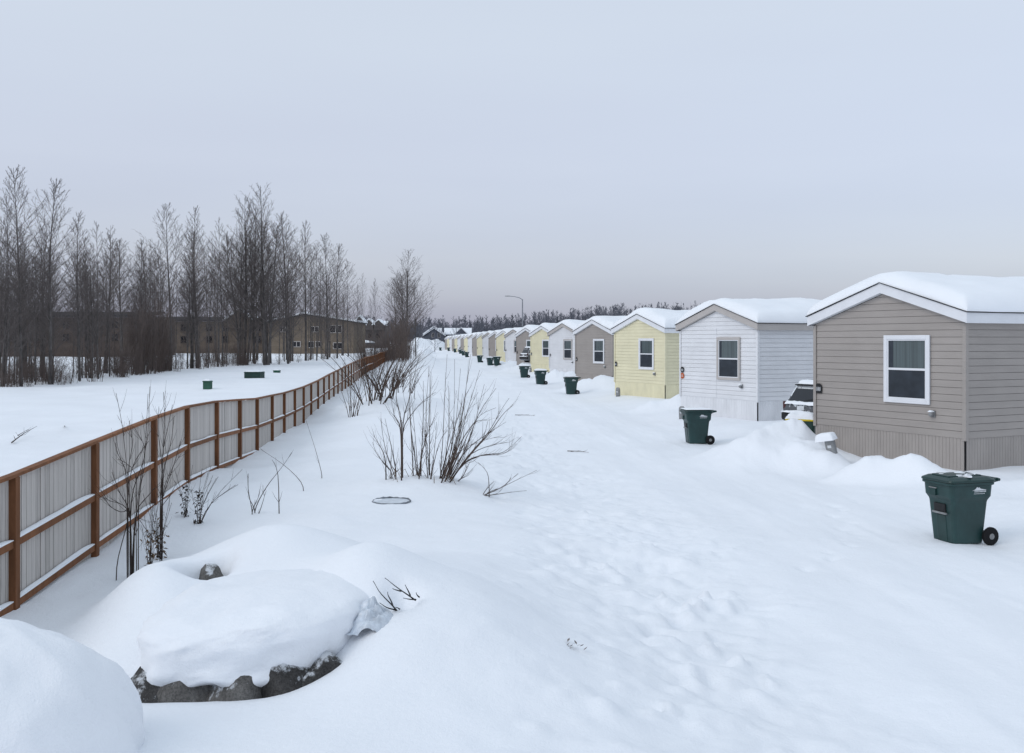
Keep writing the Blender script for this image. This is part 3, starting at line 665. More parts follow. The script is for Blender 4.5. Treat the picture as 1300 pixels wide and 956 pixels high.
for k, p in enumerate(pts):
    q = pts[min(k+1, len(pts)-1)]; o_ = pts[max(k-1, 0)]
    t = (q-o_); t.z = 0; t.normalize(); nrm = Vector((t.y, -t.x, 0))      # towards the road
    yaw = math.atan2(t.y, t.x); b = MB(); ln = rr.uniform(-.6, .6)
    M = Matrix.Translation(p-off+nrm*.0) @ Matrix.Rotation(yaw+R(ln), 4, 'Z')
    b.box(-.062, .062, -.055, .055, -2.2, -.045, M)
    b.build('post', STAIN, fence, bevel=.006)
    if k < len(pts)-1:
        seg = q-p; ys = math.atan2(seg.y, seg.x); ns = Vector((seg.y, -seg.x, 0)).normalized(); hl = Vector((seg.x, seg.y, 0)).length; dr = seg.normalized()
        gl = (gz(p.x, p.y)+gz(q.x, q.y))/2; tp = (p.z+q.z)/2; H = tp-gl
        a0 = p-off+dr*.065; b0 = q-off-dr*.065
        rails['top_rail'].beam(p-off+Vector((0, 0, -.022)), q-off+Vector((0, 0, -.022)), .10, .04)
        for (nm, dz) in (('middle_rail', .78), ('bottom_rail', 1.50)):
            A = a0-Vector((0, 0, dz+.045)); B = b0-Vector((0, 0, dz+.045))
            rails[nm].beam(A+nrm*.01, B+nrm*.01, .04, .09)
            if k < 34:
                nn = 14; st = rr.uniform(.018, .05)
                ring = []
                for j in range(nn+1):
                    c = A.lerp(B, j/nn)+Vector((0, 0, .046)); hh = (st+.025*vnoise(np.array([k*7+j*.4]), np.array([dz]), 4)[0])*min(1, (.25+min(j, nn-j)*.5))
                    ring.append([tuple(c-nrm*.012), tuple(c+nrm*.034), tuple(c+nrm*.03+Vector((0, 0, hh*.7))), tuple(c+nrm*.005+Vector((0, 0, hh))), tuple(c-nrm*.012+Vector((0, 0, hh)))])
                rsn.loft(ring)
        Mb = Matrix.Translation(p.lerp(q, .5)-off-ns*.058) @ Matrix.Rotation(ys, 4, 'Z'); gap_shade.box(-hl/2, hl/2, -.006, .006, -2.0, -.07, Mb)
        nb = max(4, int(hl/.142)); bw = hl/nb
        for j in range(nb):
            c = p.lerp(q, (j+.5)/nb)-off-ns*(.035+rr.uniform(0, .006)); tl = rr.uniform(-.006, .006)
            Mx = Matrix.Translation(c) @ Matrix.Rotation(ys+R(rr.uniform(-1, 1)), 4, 'Z') @ Matrix.Rotation(tl, 4, 'Y')
            (boards if k < 26 else boards_far).box(-bw/2+.007, bw/2-.007, -.010, .010, -2.1, -.045-rr.uniform(0, .012), Mx)
for nm, m in rails.items(): m.build(nm, STAIN, fence)
gap_shade.build('gap_shade_sheet', BARK, fence)  # dark sheet added behind the boards as shade in their gaps
rsn.build('rail_snow', ROOFSNOW, fence, smooth=False)
tag(boards.build('board_panel', BOARD, fence), 'grey weathered boards'); tag(boards_far.build('board_panel', BOARDB, fence), 'brown stained boards of the far stretch')

# ------------------------------------------------------------------ bare trees
def make_tree_mesh(seed, H=13.0, r0=.13, nl=46, spread=.2, lo=.22, up=44, twigs=8, forks=0, sub=2, tw=.009):
    rnd = random.Random(seed); T = MB(); C = MB()
    def trunk(base, top, r0, n=12):
        b = Vector(base); t = Vector(top); P = []; ph = rnd.uniform(0, 6); am = rnd.uniform(.06, .18)
        for k in range(n+1):
            s = k/n; p = b.lerp(t, s)+Vector((am*math.sin(ph+s*5)*s, am*math.cos(ph*1.7+s*4)*s, 0)); P.append(p)
        T.tube(P, [max(.010, r0*.74*(1-k/n)**.95) for k in range(n+1)], 7); return P
    def limb(p, d, ln, r):
        P = [p]; n = 5; dd = d.copy()
        for k in range(n):
            dd = (dd+Vector((rnd.uniform(-.05, .05), rnd.uniform(-.05, .05), .05))).normalized(); P.append(P[-1]+dd*(ln/n))
        C.tube(P, [max(.008, r*(1-k/n*.85)) for k in range(n+1)], 4, False)
        for j in range(twigs):
            s = .18+.8*(j+rnd.random()*.7)/twigs; k = min(n-1, int(s*n)); q = P[k].lerp(P[k+1], s*n-k)
            ax = (P[k+1]-P[k]).normalized()
            pv = ax.cross(Vector((rnd.uniform(-1, 1), rnd.uniform(-1, 1), rnd.uniform(-.3, .3))))
            if pv.length < .01: continue
            pv.normalize(); td = (ax*.78+pv*.62+Vector((0, 0, .12))).normalized(); tl = ln*rnd.uniform(.16, .38)*(1.15-s*.6)
            a = q+td*tl*.5; td2 = (td+Vector((0, 0, .22))).normalized(); e = a+td2*tl*.5
            C.tube([q, a, e], [tw, tw*.8, tw*.4], 3, False)
            for m_ in range(sub):
                f = rnd.uniform(.25, .95); z = (q.lerp(a, f*2) if f < .5 else a.lerp(e, f*2-1))
                sv = td.cross(Vector((rnd.uniform(-1, 1), rnd.uniform(-1, 1), rnd.uniform(-1, 1))))
                if sv.length < .01: continue
                sd = (td*.75+sv.normalized()*.6).normalized()
                C.tube([z, z+sd*tl*rnd.uniform(.25, .5)], [tw*.7, tw*.35], 3, False)
    stems = [((0, 0, -.4), (rnd.uniform(-.3, .3), rnd.uniform(-.3, .3), H), r0)]
    for f in range(forks):
        a = rnd.uniform(0, 6.28); stems.append(((.18*math.cos(a), .18*math.sin(a), -.4), (rnd.uniform(.5, 1.3)*math.cos(a), rnd.uniform(.5, 1.3)*math.sin(a), H*rnd.uniform(.72, .93)), r0*.8))
    for (b, t, r) in stems:
        P = trunk(b, t, r); n = len(P)-1
        for k in range(nl):
            s = lo+(.985-lo)*(k/nl)**.85; j = min(n-1, int(s*n)); p = P[j].lerp(P[j+1], s*n-j)
            az_ = k*2.4+rnd.uniform(-.5, .5); el = R(up-4+rnd.uniform(-10, 10)+22*s)
            d_ = Vector((math.cos(az_)*math.cos(el), math.sin(az_)*math.cos(el), math.sin(el)))
            prof = (1-s)**.8*(.62+.38*min(1, (s-lo)/.15+.15)); ln = H*spread*1.45*prof*rnd.uniform(.6, 1.2)+.22
            limb(p, d_, ln, max(.010, r*(1-s)*.30))
    return T, C
def tree_proto(seed, barkm=BARK, twigm=TWIG, **kw):
    T, C = make_tree_mesh(seed, **kw)
    r = empty('bare_tree', (0, 0, 0)); T.build('trunk', barkm, r, smooth=True, fix=False); C.build('crown', twigm, r, fix=False)
    return r
PROTO = [tree_proto(1, spread=.33, nl=58), tree_proto(2, spread=.27, forks=1, nl=36), tree_proto(3, spread=.27, nl=48, lo=.3), tree_proto(4, spread=.36, forks=2, nl=42, twigs=9, r0=.16), tree_proto(5, spread=.31, lo=.33, nl=50),
         tree_proto(6, spread=.23, nl=32, lo=.25, r0=.07, twigs=7), tree_proto(7, spread=.25, nl=34, lo=.25, r0=.08, twigs=6)]
USED = set()
def plant(k, X, Y, z, H, rz, label, group, cat='tree', H0=13.0, sx=1.0, name=None, tilt=0):
    if k not in USED: o = PROTO[k]; USED.add(k)
    else: o = copy_tree(PROTO[k])
    s = H/H0; o.location = (X, Y, z); o.rotation_euler = (tilt*.5, tilt, rz); o.scale = (s*sx, s*sx, s)
    for key, v in (('label', label), ('category', cat), ('group', group)): o[key] = v
    return o
def ybase(px): return float(np.interp(px, [-60, 0, 90, 170, 300, 360, 413, 450], [494, 492, 490, 477, 465, 463, 457, 453]))
def ydist(px):
    yb = ybase(px); Y = 80
    for _ in range(12):
        X = (px-CX0)/F*Y; Y = (CAMZ-gz(X, Y))*F/(yb-CY0)
    return Y
GT = 'bare trees of the thicket at left'
tall = [ # px, top y, proto, extra depth, label
 (27, 213, 0, 1.0, 'tallest bare tree at the left edge of the photo, leaning trunk'), (63, 226, 4, 2.0, 'tall bare tree just right of the leftmost tall one, straight trunk'),
 (6, 250, 2, 4, 'bare tree cut by the left edge of the photo'), (101, 268, 2, 5, 'slim bare tree standing alone between the leftmost pair and the brushy clump'),
 (125, 280, 6, 3, 'left stem of the two slim bare trees before the brushy clump'), (139, 284, 5, 4, 'right stem of the two slim bare trees before the brushy clump'),
 (217, 258, 4, 5, 'tall bare tree behind the right side of the brushy clump'), (252, 262, 2, 4, 'slender bare tree midway between the brushy clump and the biggest tree'),
 (283, 274, 6, 3, 'slender bare tree left of the biggest tree'), (310, 248, 3, 4, 'broad bare tree close against the left of the biggest tree'),
 (338, 235, 3, 0, 'biggest bare tree of the thicket with a thick dark trunk'), (322, 262, 0, 8, 'bare tree showing just behind the biggest tree, to its left'),
 (366, 270, 0, 2, 'bare tree with curved trunk right of the biggest tree'), (388, 280, 2, 5, 'bare tree second to the right of the biggest tree'),
 (416, 297, 0, 1, 'rightmost tall bare tree of the thicket, before the tan apartments'), (428, 309, 4, 3, 'bare tree on the right fringe of the thicket before the apartment windows'),
 (402, 308, 5, 2, 'thin bare tree before the middle of the tan apartments'), (442, 328, 6, 4, 'low bare tree at the right end of the thicket')]
for (px, ty, pk, ex, lab) in tall:
    Y = ydist(px)+ex; X = (px-CX0)/F*Y; z = gz(X, Y); H = CAMZ-(ty-CY0)/F*Y-z
    plant(pk, X, Y, z-.1, H, random.uniform(0, 6.28), lab, GT, sx=1.22, tilt=random.uniform(-.02, .02))
rt = random.Random(21)
for k in range(150):
    px = rt.uniform(-75, 452); Y = ydist(px)+abs(rt.gauss(0, 14))+.5; X = (px-CX0)/F*Y; z = gz(X, Y)
    topy = np.interp(px, [-80, 0, 60, 120, 170, 200, 260, 320, 400, 450], [292, 292, 296, 306, 312, 310, 300, 292, 328, 372])+rt.uniform(-12, 62)
    H = max(2.5, CAMZ-(topy-CY0)/F*Y-z)
    plant(rt.choice([5, 6, 5, 6, 2, 4, 1, 0]), X, Y, z-.1, H, rt.uniform(0, 6.28), 'thin bare tree among the crowded stems of the thicket', GT, sx=rt.uniform(1.0, 1.5), tilt=rt.uniform(-.05, .05))

# brush: low many-stemmed bushes
def make_brush(seed, H=3.2, n=15, tw=.010, spread=.7):
    rnd = random.Random(seed); B = MB()
    for k in range(n):
        a = rnd.uniform(0, 6.28); r = rnd.uniform(0, .55); p = Vector((r*math.cos(a), r*math.sin(a), -.2)); h = H*rnd.uniform(.5, 1.05)
        lean = spread*rnd.uniform(.1, 1); a2 = a+rnd.uniform(-.7, .7); P = [p]; nn = 5
        for j in range(nn):
            s = (j+1)/nn; P.append(p+Vector((math.cos(a2)*lean*h*s**1.3*.6+rnd.uniform(-.05, .05), math.sin(a2)*lean*h*s**1.3*.6+rnd.uniform(-.05, .05), h*s)))
        B.tube(P, [tw*1.5*(1-.8*j/nn) for j in range(nn+1)], 3, False)
        for j in range(12):
            s = rnd.uniform(.15, .97)*nn; q = int(min(nn-1, s)); c = P[q].lerp(P[q+1], s-q)
            d_ = Vector((rnd.uniform(-1, 1), rnd.uniform(-1, 1), rnd.uniform(.3, 1.3))).normalized(); ln = h*rnd.uniform(.08, .26)
            B.tube([c, c+d_*ln*.6, c+(d_+Vector((0, 0, .3))).normalized()*ln], [tw*.7, tw*.6, tw*.3], 3, False)
    return B
BP = [make_brush(50+k).build('brush', BRUSH, None, fix=False) for k in range(4)]
BU = set()
def bush(k, X, Y, H, label, group, sx=1.0, mat_=None, cat='bush'):
    if k not in BU: o = BP[k]; BU.add(k)
    else: o = BP[k].copy(); col.objects.link(o)
    o.location = (X, Y, gz(X, Y)-.05); s = H/3.2; o.scale = (s*sx, s*sx, s); o.rotation_euler = (0, 0, rt.uniform(0, 6.28))
    tag(o, label, cat, group); return o
for k in range(100):
    px = rt.uniform(0, 330) if k < 86 else rt.uniform(330, 440); Y = ydist(px)+abs(rt.gauss(0, 7))+.3; X = (px-CX0)/F*Y
    H = rt.uniform(1.8, 3.9)*(1.0 if px < 330 else .5)*(.7 if px < 70 else 1)
    bush(rt.randrange(4), X, Y, H, 'brown twiggy bush in the undergrowth below the thicket trees', 'undergrowth bushes of the thicket', rt.uniform(.9, 1.4))
for k in range(16):                      # the dense brown clump that stands above the rest
    px = rt.uniform(168, 214); Y = ydist(px)+rt.uniform(0, 6); X = (px-CX0)/F*Y; ty = 345+abs(px-192)*1.3+rt.uniform(-8, 30)
    H = CAMZ-(ty-CY0)/F*Y-gz(X, Y)
    bush(rt.randrange(4), X, Y, H, 'tall dense brown stems in the brushy clump at the middle of the thicket', 'tall stems of the brushy clump', rt.uniform(.42, .6))
# lone tree and its brush at the fence end
for (px, ty, pk, Y, lab) in ((515, 316, 3, 172, 'tall bare tree standing alone at the far end of the fence'), (503, 352, 4, 176, 'lower bare tree left of the lone tall tree at the fence end'), (528, 362, 0, 178, 'lower bare tree right of the lone tall tree at the fence end'),
                             (512, 345, 1, 182, 'bare tree close behind the lone tall tree at the fence end')):
    X = (px-CX0)/F*Y; z = gz(X, Y); plant(pk, X, Y, z-.1, CAMZ-(ty-CY0)/F*Y-z, rt.uniform(0, 6), lab, 'trees at the far end of the fence', sx=1.25)
for k in range(46):
    px = rt.gauss(515, 14); Y = rt.uniform(120, 190) if px > 512 else rt.uniform(165, 200); X = (px-CX0)/F*Y
    if X > -18+(190-Y)*.06: X = -18.5
    ty = 388+abs(px-512)*1.1+rt.uniform(-6, 40); H = min(9, max(2, CAMZ-(ty-CY0)/F*Y-gz(X, Y)))
    bush(rt.randrange(4), X, Y, H, 'brown bush in the brush under the lone tree at the fence end', 'brush at the far end of the fence', rt.uniform(.6, 1.1))
for k in range(9):
    px = rt.uniform(440, 480); Y = rt.uniform(120, 165); X = min((px-CX0)/F*Y, float(fence_x(Y))-1.5); ty = rt.uniform(345, 395)
    H = CAMZ-(ty-CY0)/F*Y-gz(X, Y)
    plant(rt.choice([5, 6]), X, Y, gz(X, Y)-.1, H, rt.uniform(0, 6), 'spindly sapling beyond the fence between the apartments and the lone tree', 'saplings beyond the fence', sx=.8)

# ------------------------------------------------------------------ far wood
m = MB(); rf = random.Random(33)
def far_tree(m, X, Y, z, H, wd, n=26):
    m.tube([(X, Y, z-1), (X+rf.uniform(-.4, .4), Y, z+H)], [H*.012+.06, .03], 4, False)
    for k in range(n):
        s = rf.uniform(.08, .97); a = rf.uniform(0, 6.28); ln = wd*(1-s)**.7*rf.uniform(.5, 1.2)+.4; p = Vector((X, Y, z+H*s))
        q = p+Vector((math.cos(a)*ln*.6, math.sin(a)*ln*.6, ln*.7)); m.tube([p, q], [.15, .06], 3, False)
        for j in range(4):
            c = p.lerp(q, rf.uniform(.2, 1)); d_ = Vector((rf.uniform(-1, 1), rf.uniform(-1, 1), rf.uniform(.1, 1.2)))*ln*.35; m.tube([c, c+d_], [.10, .05], 3, False)
for k in range(760):
    Y = rf.uniform(430, 760); px = rf.uniform(440, 940) if k < 600 else rf.uniform(940, 1330); X = (px-CX0)/F*Y
    top = np.interp(px, [440, 540, 580, 640, 700, 760, 860, 960, 1300], [404, 404, 402, 402, 394, 390, 384, 384, 372])+rf.uniform(-3, 16)
    z = gz(X, Y); far_tree(m, X, Y, z, max(5, CAMZ-(top-CY0)/F*Y-z), rf.uniform(4, 7.5), 24)
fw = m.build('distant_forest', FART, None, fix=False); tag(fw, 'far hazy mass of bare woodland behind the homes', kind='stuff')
SP = MB()
for k in range(9):
    s = k/9; n = 14; r = 1.0*(1-s)+.06; z = .1+s*.88
    for j in range(n):
        a = 6.283*j/n+k*.5; rr_ = r*rf.uniform(.7, 1.1); SP.poly([(0, 0, (z+.12)*10), (.9*rr_*math.cos(a-.2), .9*rr_*math.sin(a-.2), (z-.02)*10), (.9*rr_*math.cos(a+.2), .9*rr_*math.sin(a+.2), (z-.02)*10)])
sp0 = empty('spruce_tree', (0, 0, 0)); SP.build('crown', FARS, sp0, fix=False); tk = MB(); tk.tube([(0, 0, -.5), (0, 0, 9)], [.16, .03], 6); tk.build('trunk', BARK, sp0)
for k, (px, ty, Y) in enumerate(((708, 398, 300), (679, 404, 330), (452, 402, 300), (694, 402, 320), (560, 410, 420), (609, 408, 400))):
    o = sp0 if k == 0 else copy_tree(sp0); X = (px-CX0)/F*Y; z = gz(X, Y); s = (CAMZ-(ty-CY0)/F*Y-z)/10; o.location = (X, Y, z); o.scale = (s*1.2, s*1.2, s)
    tag(o, ['pointed dark spruce among bare trees above the second white home roof', 'small dark spruce left of the tallest spruce beyond the homes', 'dark spruce beside the snowy row houses past the fence', 'dark spruce just left of the tallest spruce beyond the homes', 'dark spruce behind the slate house at the road end', 'dark spruce behind the far end of the row of homes'][k], 'spruce tree', 'spruces beyond the homes')
FP_ = []
for s in (61, 62, 63):
    T, C = make_tree_mesh(s, H=13, spread=.36, nl=40, twigs=8, sub=2, tw=.03, r0=.16, lo=.12)
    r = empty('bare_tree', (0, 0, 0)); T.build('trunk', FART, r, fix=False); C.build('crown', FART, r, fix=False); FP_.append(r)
for k in range(52):
    px = rf.uniform(690, 880) if k < 40 else rf.uniform(545, 690); Y = rf.uniform(270, 360); X = (px-CX0)/F*Y; z = gz(X, Y)
    ty = np.interp(px, [545, 690, 730, 780, 815, 850, 880], [404, 402, 392, 384, 388, 384, 392])+rf.uniform(-2, 12)
    if k == 45: px = 655; X = (px-CX0)/F*Y
    o = FP_[k] if k < 3 else copy_tree(FP_[k % 3]); s = (CAMZ-(ty-CY0)/F*Y-z)/13; o.location = (X, Y, z-.1); o.scale = (s*1.1, s*1.1, s); o.rotation_euler = (0, 0, rf.uniform(0, 6))
    tag(o, 'hazy bare tree rising beyond the snowy roofs of the homes', 'tree', 'bare trees beyond the homes')
for k, (px, ty, Y) in enumerate(((1293, 354, 120), (1000, 379, 230), (1027, 381, 230))):
    o = copy_tree(FP_[k % 3]); X = (px-CX0)/F*Y; z = gz(X, Y); s = (CAMZ-(ty-CY0)/F*Y-z)/13; o.location = (X, Y, z); o.scale = (s, s, s)
    tag(o, ['bare tree top showing over the nearest tan home roof at the right edge', 'left bare tree top over the nearest white home roof', 'right bare tree top over the nearest white home roof'][k], 'tree', 'bare trees beyond the homes')

# ------------------------------------------------------------------ distant buildings
def building(name, px0, px1, Y, ztop, wm, label, cat, wins=(), peak=None, depth=11, yaw=0, eave_over=.4, base=None, snow=True, gables=()):
    X0, X1 = (px0-CX0)/F*Y, (px1-CX0)/F*Y; zb = gz((X0+X1)/2, Y)-.5 if base is None else base
    root = empty(name, ((X0+X1)/2, Y, zb), yaw, label, cat); w2 = (X1-X0)/2; h = ztop-zb
    m = MB(); pk = peak[1]-zb if peak else None; pxk = ((peak[0]-CX0)/F*Y-(X0+X1)/2) if peak else 0
    if peak:
        for y in (0, depth): m.poly([(-w2, y, 0), (w2, y, 0), (w2, y, h), (pxk, y, pk), (-w2, y, h)])
        m.quad((-w2, 0, 0), (-w2, depth, 0), (-w2, depth, h), (-w2, 0, h)); m.quad((w2, 0, 0), (w2, depth, 0), (w2, depth, h), (w2, 0, h))
    else: m.box(-w2, w2, 0, depth, 0, h)
    m.build('wall', wm, root)
    r = MB(); s = MB(); e = eave_over
    if peak:
        for (a, za, b, zb_) in ((-w2-e, h-e*.2, pxk, pk), (pxk, pk, w2+e, h-e*.2)):
            r.loft([[(a, y, za+.03), (b, y, zb_+.03), (b, y, zb_+.23), (a, y, za+.23)] for y in (-e, depth+e)])
            s.loft([[(a, y, za+.24), (b, y, zb_+.24), (b, y, zb_+.55), (a, y, za+.5)] for y in (-e+.05, depth+e)])
    else:
        r.loft([[(-w2-e, -e, h+.02), (w2+e, -e, h+.02), (w2+e, -e, h+.25), (-w2-e, -e, h+.25)], [(-w2-e, depth/2, h+.75), (w2+e, depth/2, h+.75), (w2+e, depth/2, h+1.0), (-w2-e, depth/2, h+1.0)]])
        s.loft([[(-w2-e, -e+.02, h+.26), (w2+e, -e+.02, h+.26), (w2+e, -e+.1, h+.5), (-w2-e, -e+.1, h+.5)], [(-w2-e, depth/2, h+1.01), (w2+e, depth/2, h+1.01), (w2+e, depth/2, h+1.3), (-w2-e, depth/2, h+1.3)]])
    r.build('roof', SHINGLE, root)
    if snow: s.build('roof_snow', ROOFSNOW, root)
    for (gpx, gw, gh) in gables:
        gx = (gpx-CX0)/F*Y-(X0+X1)/2; gm = MB()
        gm.loft([[(gx-gw, y, h-1.2), (gx+gw, y, h-1.2), (gx+gw, y, h+.1), (gx, y, h+gh), (gx-gw, y, h+.1)] for y in (-1.0, depth*.45)]); go = gm.build('gable', wm, root)
        gs = MB()
        for q in (-1, 1): gs.loft([[(gx+q*(gw+.3), y, h+.0), (gx, y, h+gh+.05), (gx, y, h+gh+.4), (gx+q*(gw+.3), y, h+.35)] for y in (-1.2, depth*.45)])
        gs.build('gable_snow', ROOFSNOW, go)
    for (a, b, y0, y1) in wins:
        xa, xb = (a-CX0)/F*Y-(X0+X1)/2, (b-CX0)/F*Y-(X0+X1)/2; za, zc = CAMZ-(y1-CY0)/F*Y-zb, CAMZ-(y0-CY0)/F*Y-zb
        f = MB(); t = .1
        f.box(xa-t, xa, -.08, .02, za-t, zc+t); f.box(xb, xb+t, -.08, .02, za-t, zc+t); f.box(xa, xb, -.08, .02, zc, zc+t); f.box(xa, xb, -.08, .02, za-t, za); f.box((xa+xb)/2-.05, (xa+xb)/2+.05, -.08, -.03, za, zc)
        wo = f.build('window', TRIMT if wm in (APT[2], APT[3]) else APT[0], root); p = MB(); p.box(xa, xb, -.03, -.004, za, zc); p.build('pane', DARKGLASS, wo)
    return root
building('apartment_building', -70, 188, 150, 6.9, APT[0], 'long dark brown apartment block behind the left half of the thicket', 'building', [(x, x+8, y0, y0+9) for x in (-40, -20, 15, 46, 80, 112, 142, 166) for y0 in (408, 424)], depth=12, snow=False)
building('apartment_building', 178, 338, 182, 6.9, APT[1], 'brown apartment block with a front gable behind the middle of the thicket', 'building', [(x, x+7, y0, y0+8) for x in (186, 206, 230, 262, 282, 324) for y0 in (412, 427)], depth=12, gables=((305, 2.6, 2.0),), snow=False)
building('apartment_building', 340, 449, 176, 6.55, APT[2], 'tan apartment block with a wide low gable at the right end of the thicket', 'building', [(418.5, 433.5, 413.5, 422), (423.5, 434, 435.5, 442.5), (356, 362, 415, 421), (372, 381, 434, 440), (392, 398, 434, 441), (401, 407, 434, 440), (395, 404, 415, 421)], peak=(386, 7.9), depth=14, snow=True)
building('row_house', 454, 489, 262, 7.4, APT[4], 'dark row houses with three snowy gables left of the lone tree', 'house', [(459, 462, 424, 429), (468, 471, 424, 429), (478, 482, 424, 429)], depth=9, gables=((457, 1.6, 2.4), (469, 1.4, 1.5), (481, 1.4, 1.4)))
r_ = building('slate_house', 538, 564, 372, 5.0, APT[3], 'slate blue house with white trimmed snowy gable at the far end of the road', 'house', [(548, 551, 423, 428), (556, 559, 423, 428)], peak=(551, 7.7), depth=12, base=1.0)
# its long wing with the snowy roof
X0, X1 = (566-CX0)/F*376, (597-CX0)/F*376; wx = r_.location.x
m = MB(); m.box(X0-wx, X1-wx, 3, 12, 0, 4.8); m.build('wing', APT[3], r_)
m = MB(); m.loft([[(X0-wx-3.8, 2.3, 4.75), (X1-wx+.5, 2.3, 4.75), (X1-wx+.5, 2.3, 5.1), (X0-wx-3.8, 2.3, 5.1)], [(X0-wx-3.8, 7.5, 6.7), (X1-wx+.5, 7.5, 6.7), (X1-wx+.5, 7.5, 7.3), (X0-wx-3.8, 7.5, 7.3)]]); m.build('wing_roof_snow', ROOFSNOW, r_)
m = MB()
gx = (586-CX0)/F*376-wx
m.poly([(gx-2.2, 2.0, 5.0), (gx+2.2, 2.0, 5.0), (gx, 2.0, 7.2)]); m.build('dormer', APT[3], r_)
m = MB()
for q in (-1, 1): m.beam((gx+q*2.5, 1.9, 5.0), (gx, 1.9, 7.4), .4, .35)
for q in (-1, 1): m.beam(((551-CX0)/F*372-wx+q*4.1, -.5, 4.85), ((551-CX0)/F*372-wx, -.5, 7.8), .2, .45)
m.build('gable_trim', TRIMW, r_)
m = MB(); m.box((561-CX0)/F*372-wx, (563.5-CX0)/F*372-wx, .9, 1.9, 4.6, 7.6); m.build('chimney', APT[3], r_)
c = empty('carport', at(461, 445, 215), 0, 'flat roofed carport under thick snow right of the tan apartments', 'carport')
c.location.z = gz(c.location.x, 215)
m = MB(); m.box(-2.1, 2.1, 0, 4, 1.5, 1.75); m.build('roof', APT[3], c)
m = MB(); a = np.linspace(-1, 1, 17); U, V = np.meshgrid(a, a); dd = np.clip(1-np.maximum(abs(U), abs(V)), 0, 1); m.grid(np.stack([U*2.1, 2+V*2, 1.74+.6*np.sqrt(dd)], -1)); m.build('roof_snow', ROOFSNOW, c, smooth=True)
for (x, y) in ((-2, .1), (2, .1), (-2, 3.9), (2, 3.9)):
    m = MB(); m.box(x-.08, x+.08, y-.08, y+.08, -.3, 1.5); m.build('post', APT[0], c)
# snow heaps beyond the fence
# street lamp
Y = 150; b = gnd(663.3, Y); b.x = (663.3-CX0)/F*Y
sl_ = empty('street_lamp', b, 0, 'tall grey street lamp with a curved arm rising behind the roofs of the row', 'street lamp')
ht = CAMZ-(380-CY0)/F*Y-b.z
m = MB(); m.tube([(0, 0, -.3), (0, 0, ht*.5), (0, 0, ht)], [.13, .11, .08], 8); m.build('pole', STEEL, sl_)
m = MB(); m.tube([(0, 0, ht-.05), (-.45, -.1, ht+.22), (-1.2, -.2, ht+.40), (-1.9, -.3, ht+.46)], [.06, .05, .045, .045], 6); m.build('arm', STEEL, sl_)
m = MB(); m.loft([[(-1.85, -.3+q, ht+.42+z) for q, z in ((-.09, 0), (.09, 0), (.07, .1), (-.07, .1))], [(-2.2, -.35+q, ht+.40+z) for q, z in ((-.15, 0), (.15, 0), (.1, .14), (-.1, .14))], [(-2.65, -.4+q, ht+.41+z) for q, z in ((-.08, 0), (.08, 0), (.05, .1), (-.05, .1))]]); m.build('lamp_head', GREYP, sl_)

# ------------------------------------------------------------------ utility boxes beyond the fence
def ubox(px, yb, w_, h_, d_, mt, name, label, cat):
    Y = 70
    for _ in range(15):
        X = (px-CX0)/F*Y; Y = (CAMZ-gz(X, Y))*F/(yb-CY0)
    r = empty(name, (X, Y, gz(X, Y)), R(-8), label, cat)
    m = MB(); m.box(-w_/2, w_/2, -d_/2, d_/2, -.3, h_-.06); m.build('cabinet', mt, r, bevel=.02)
    m = MB(); m.loft([rrect(w_+.05, d_+.05, .03, h_-.057), rrect(w_+.05, d_+.05, .03, h_-.01), rrect(w_-.05, d_-.05, .03, h_+.02)]); m.build('cover', mt, r)
    s = snow_pad(r, w_*.95, d_*.95, h_+.015, .07, px*.1); s.name = 'snow_cap'; return r
ubox(323, 480, 1.22, .46, .9, UTILD, 'transformer_box', 'wide low dark green transformer box in the snow beyond the fence', 'transformer')
ubox(263.6, 494, .42, .47, .36, UTIL, 'cable_pedestal', 'small bright green cable box in the snow beyond the fence', 'cable box')
r3 = ubox(354, 473, .50, .2, .4, UTIL, 'cable_pedestal', 'nearly buried green cable box with a stick leaning at it under the biggest tree', 'cable box')

# ------------------------------------------------------------------ shrubs and stems in front
def stem(B, P, r, rnd, twn=5, twl=.35, sides=5, jit=.01):
    Q = []
    for k in range(len(P)-1):
        for j in range(3): Q.append(P[k].lerp(P[k+1], j/3)+Vector((rnd.uniform(-jit, jit), rnd.uniform(-jit, jit), 0)))
    Q.append(P[-1]); n = len(Q)
    # soften
    for _ in range(2): Q = [Q[0]]+[(Q[k-1]+Q[k]*2+Q[k+1])/4 for k in range(1, n-1)]+[Q[-1]]
    B.tube(Q, [max(.003, r*(1-.82*k/(n-1))) for k in range(n)], sides)
    for j in range(twn):
        k = rnd.randrange(int(n*.25), n-1); c = Q[k]; ax = (Q[k+1]-Q[k]).normalized()
        pv = Vector((rnd.uniform(-1, 1), rnd.uniform(-1, 1), rnd.uniform(-.4, .4))); d_ = (ax*1.1+pv*.75).normalized(); ln = twl*rnd.uniform(.4, 1.2)
        rr_ = max(.0025, r*(1-k/(n-1))*.45); B.tube([c, c+d_*ln*.5+Vector((0, 0, .01)), c+(d_+Vector((0, 0, .25))).normalized()*ln], [rr_, rr_*.8, rr_*.4], 4, False)
def pix(c, sc_, x0, y0): return [(x0+a/sc_, y0+b/sc_) for a, b in c]
rs = random.Random(77)
def pixstem(B, poly, Y0, dY, r, twn=5, twl=.35):
    n = len(poly); P = [at(px, py, Y0+dY*k/(n-1)) for k, (px, py) in enumerate(poly)]
    X, Yb = P[0].x, P[0].y; g_ = gz(X, Yb)
    if P[0].z > g_-.05: P.insert(0, Vector((X, Yb, g_-.08)))
    stem(B, P, r, rs, twn, twl)
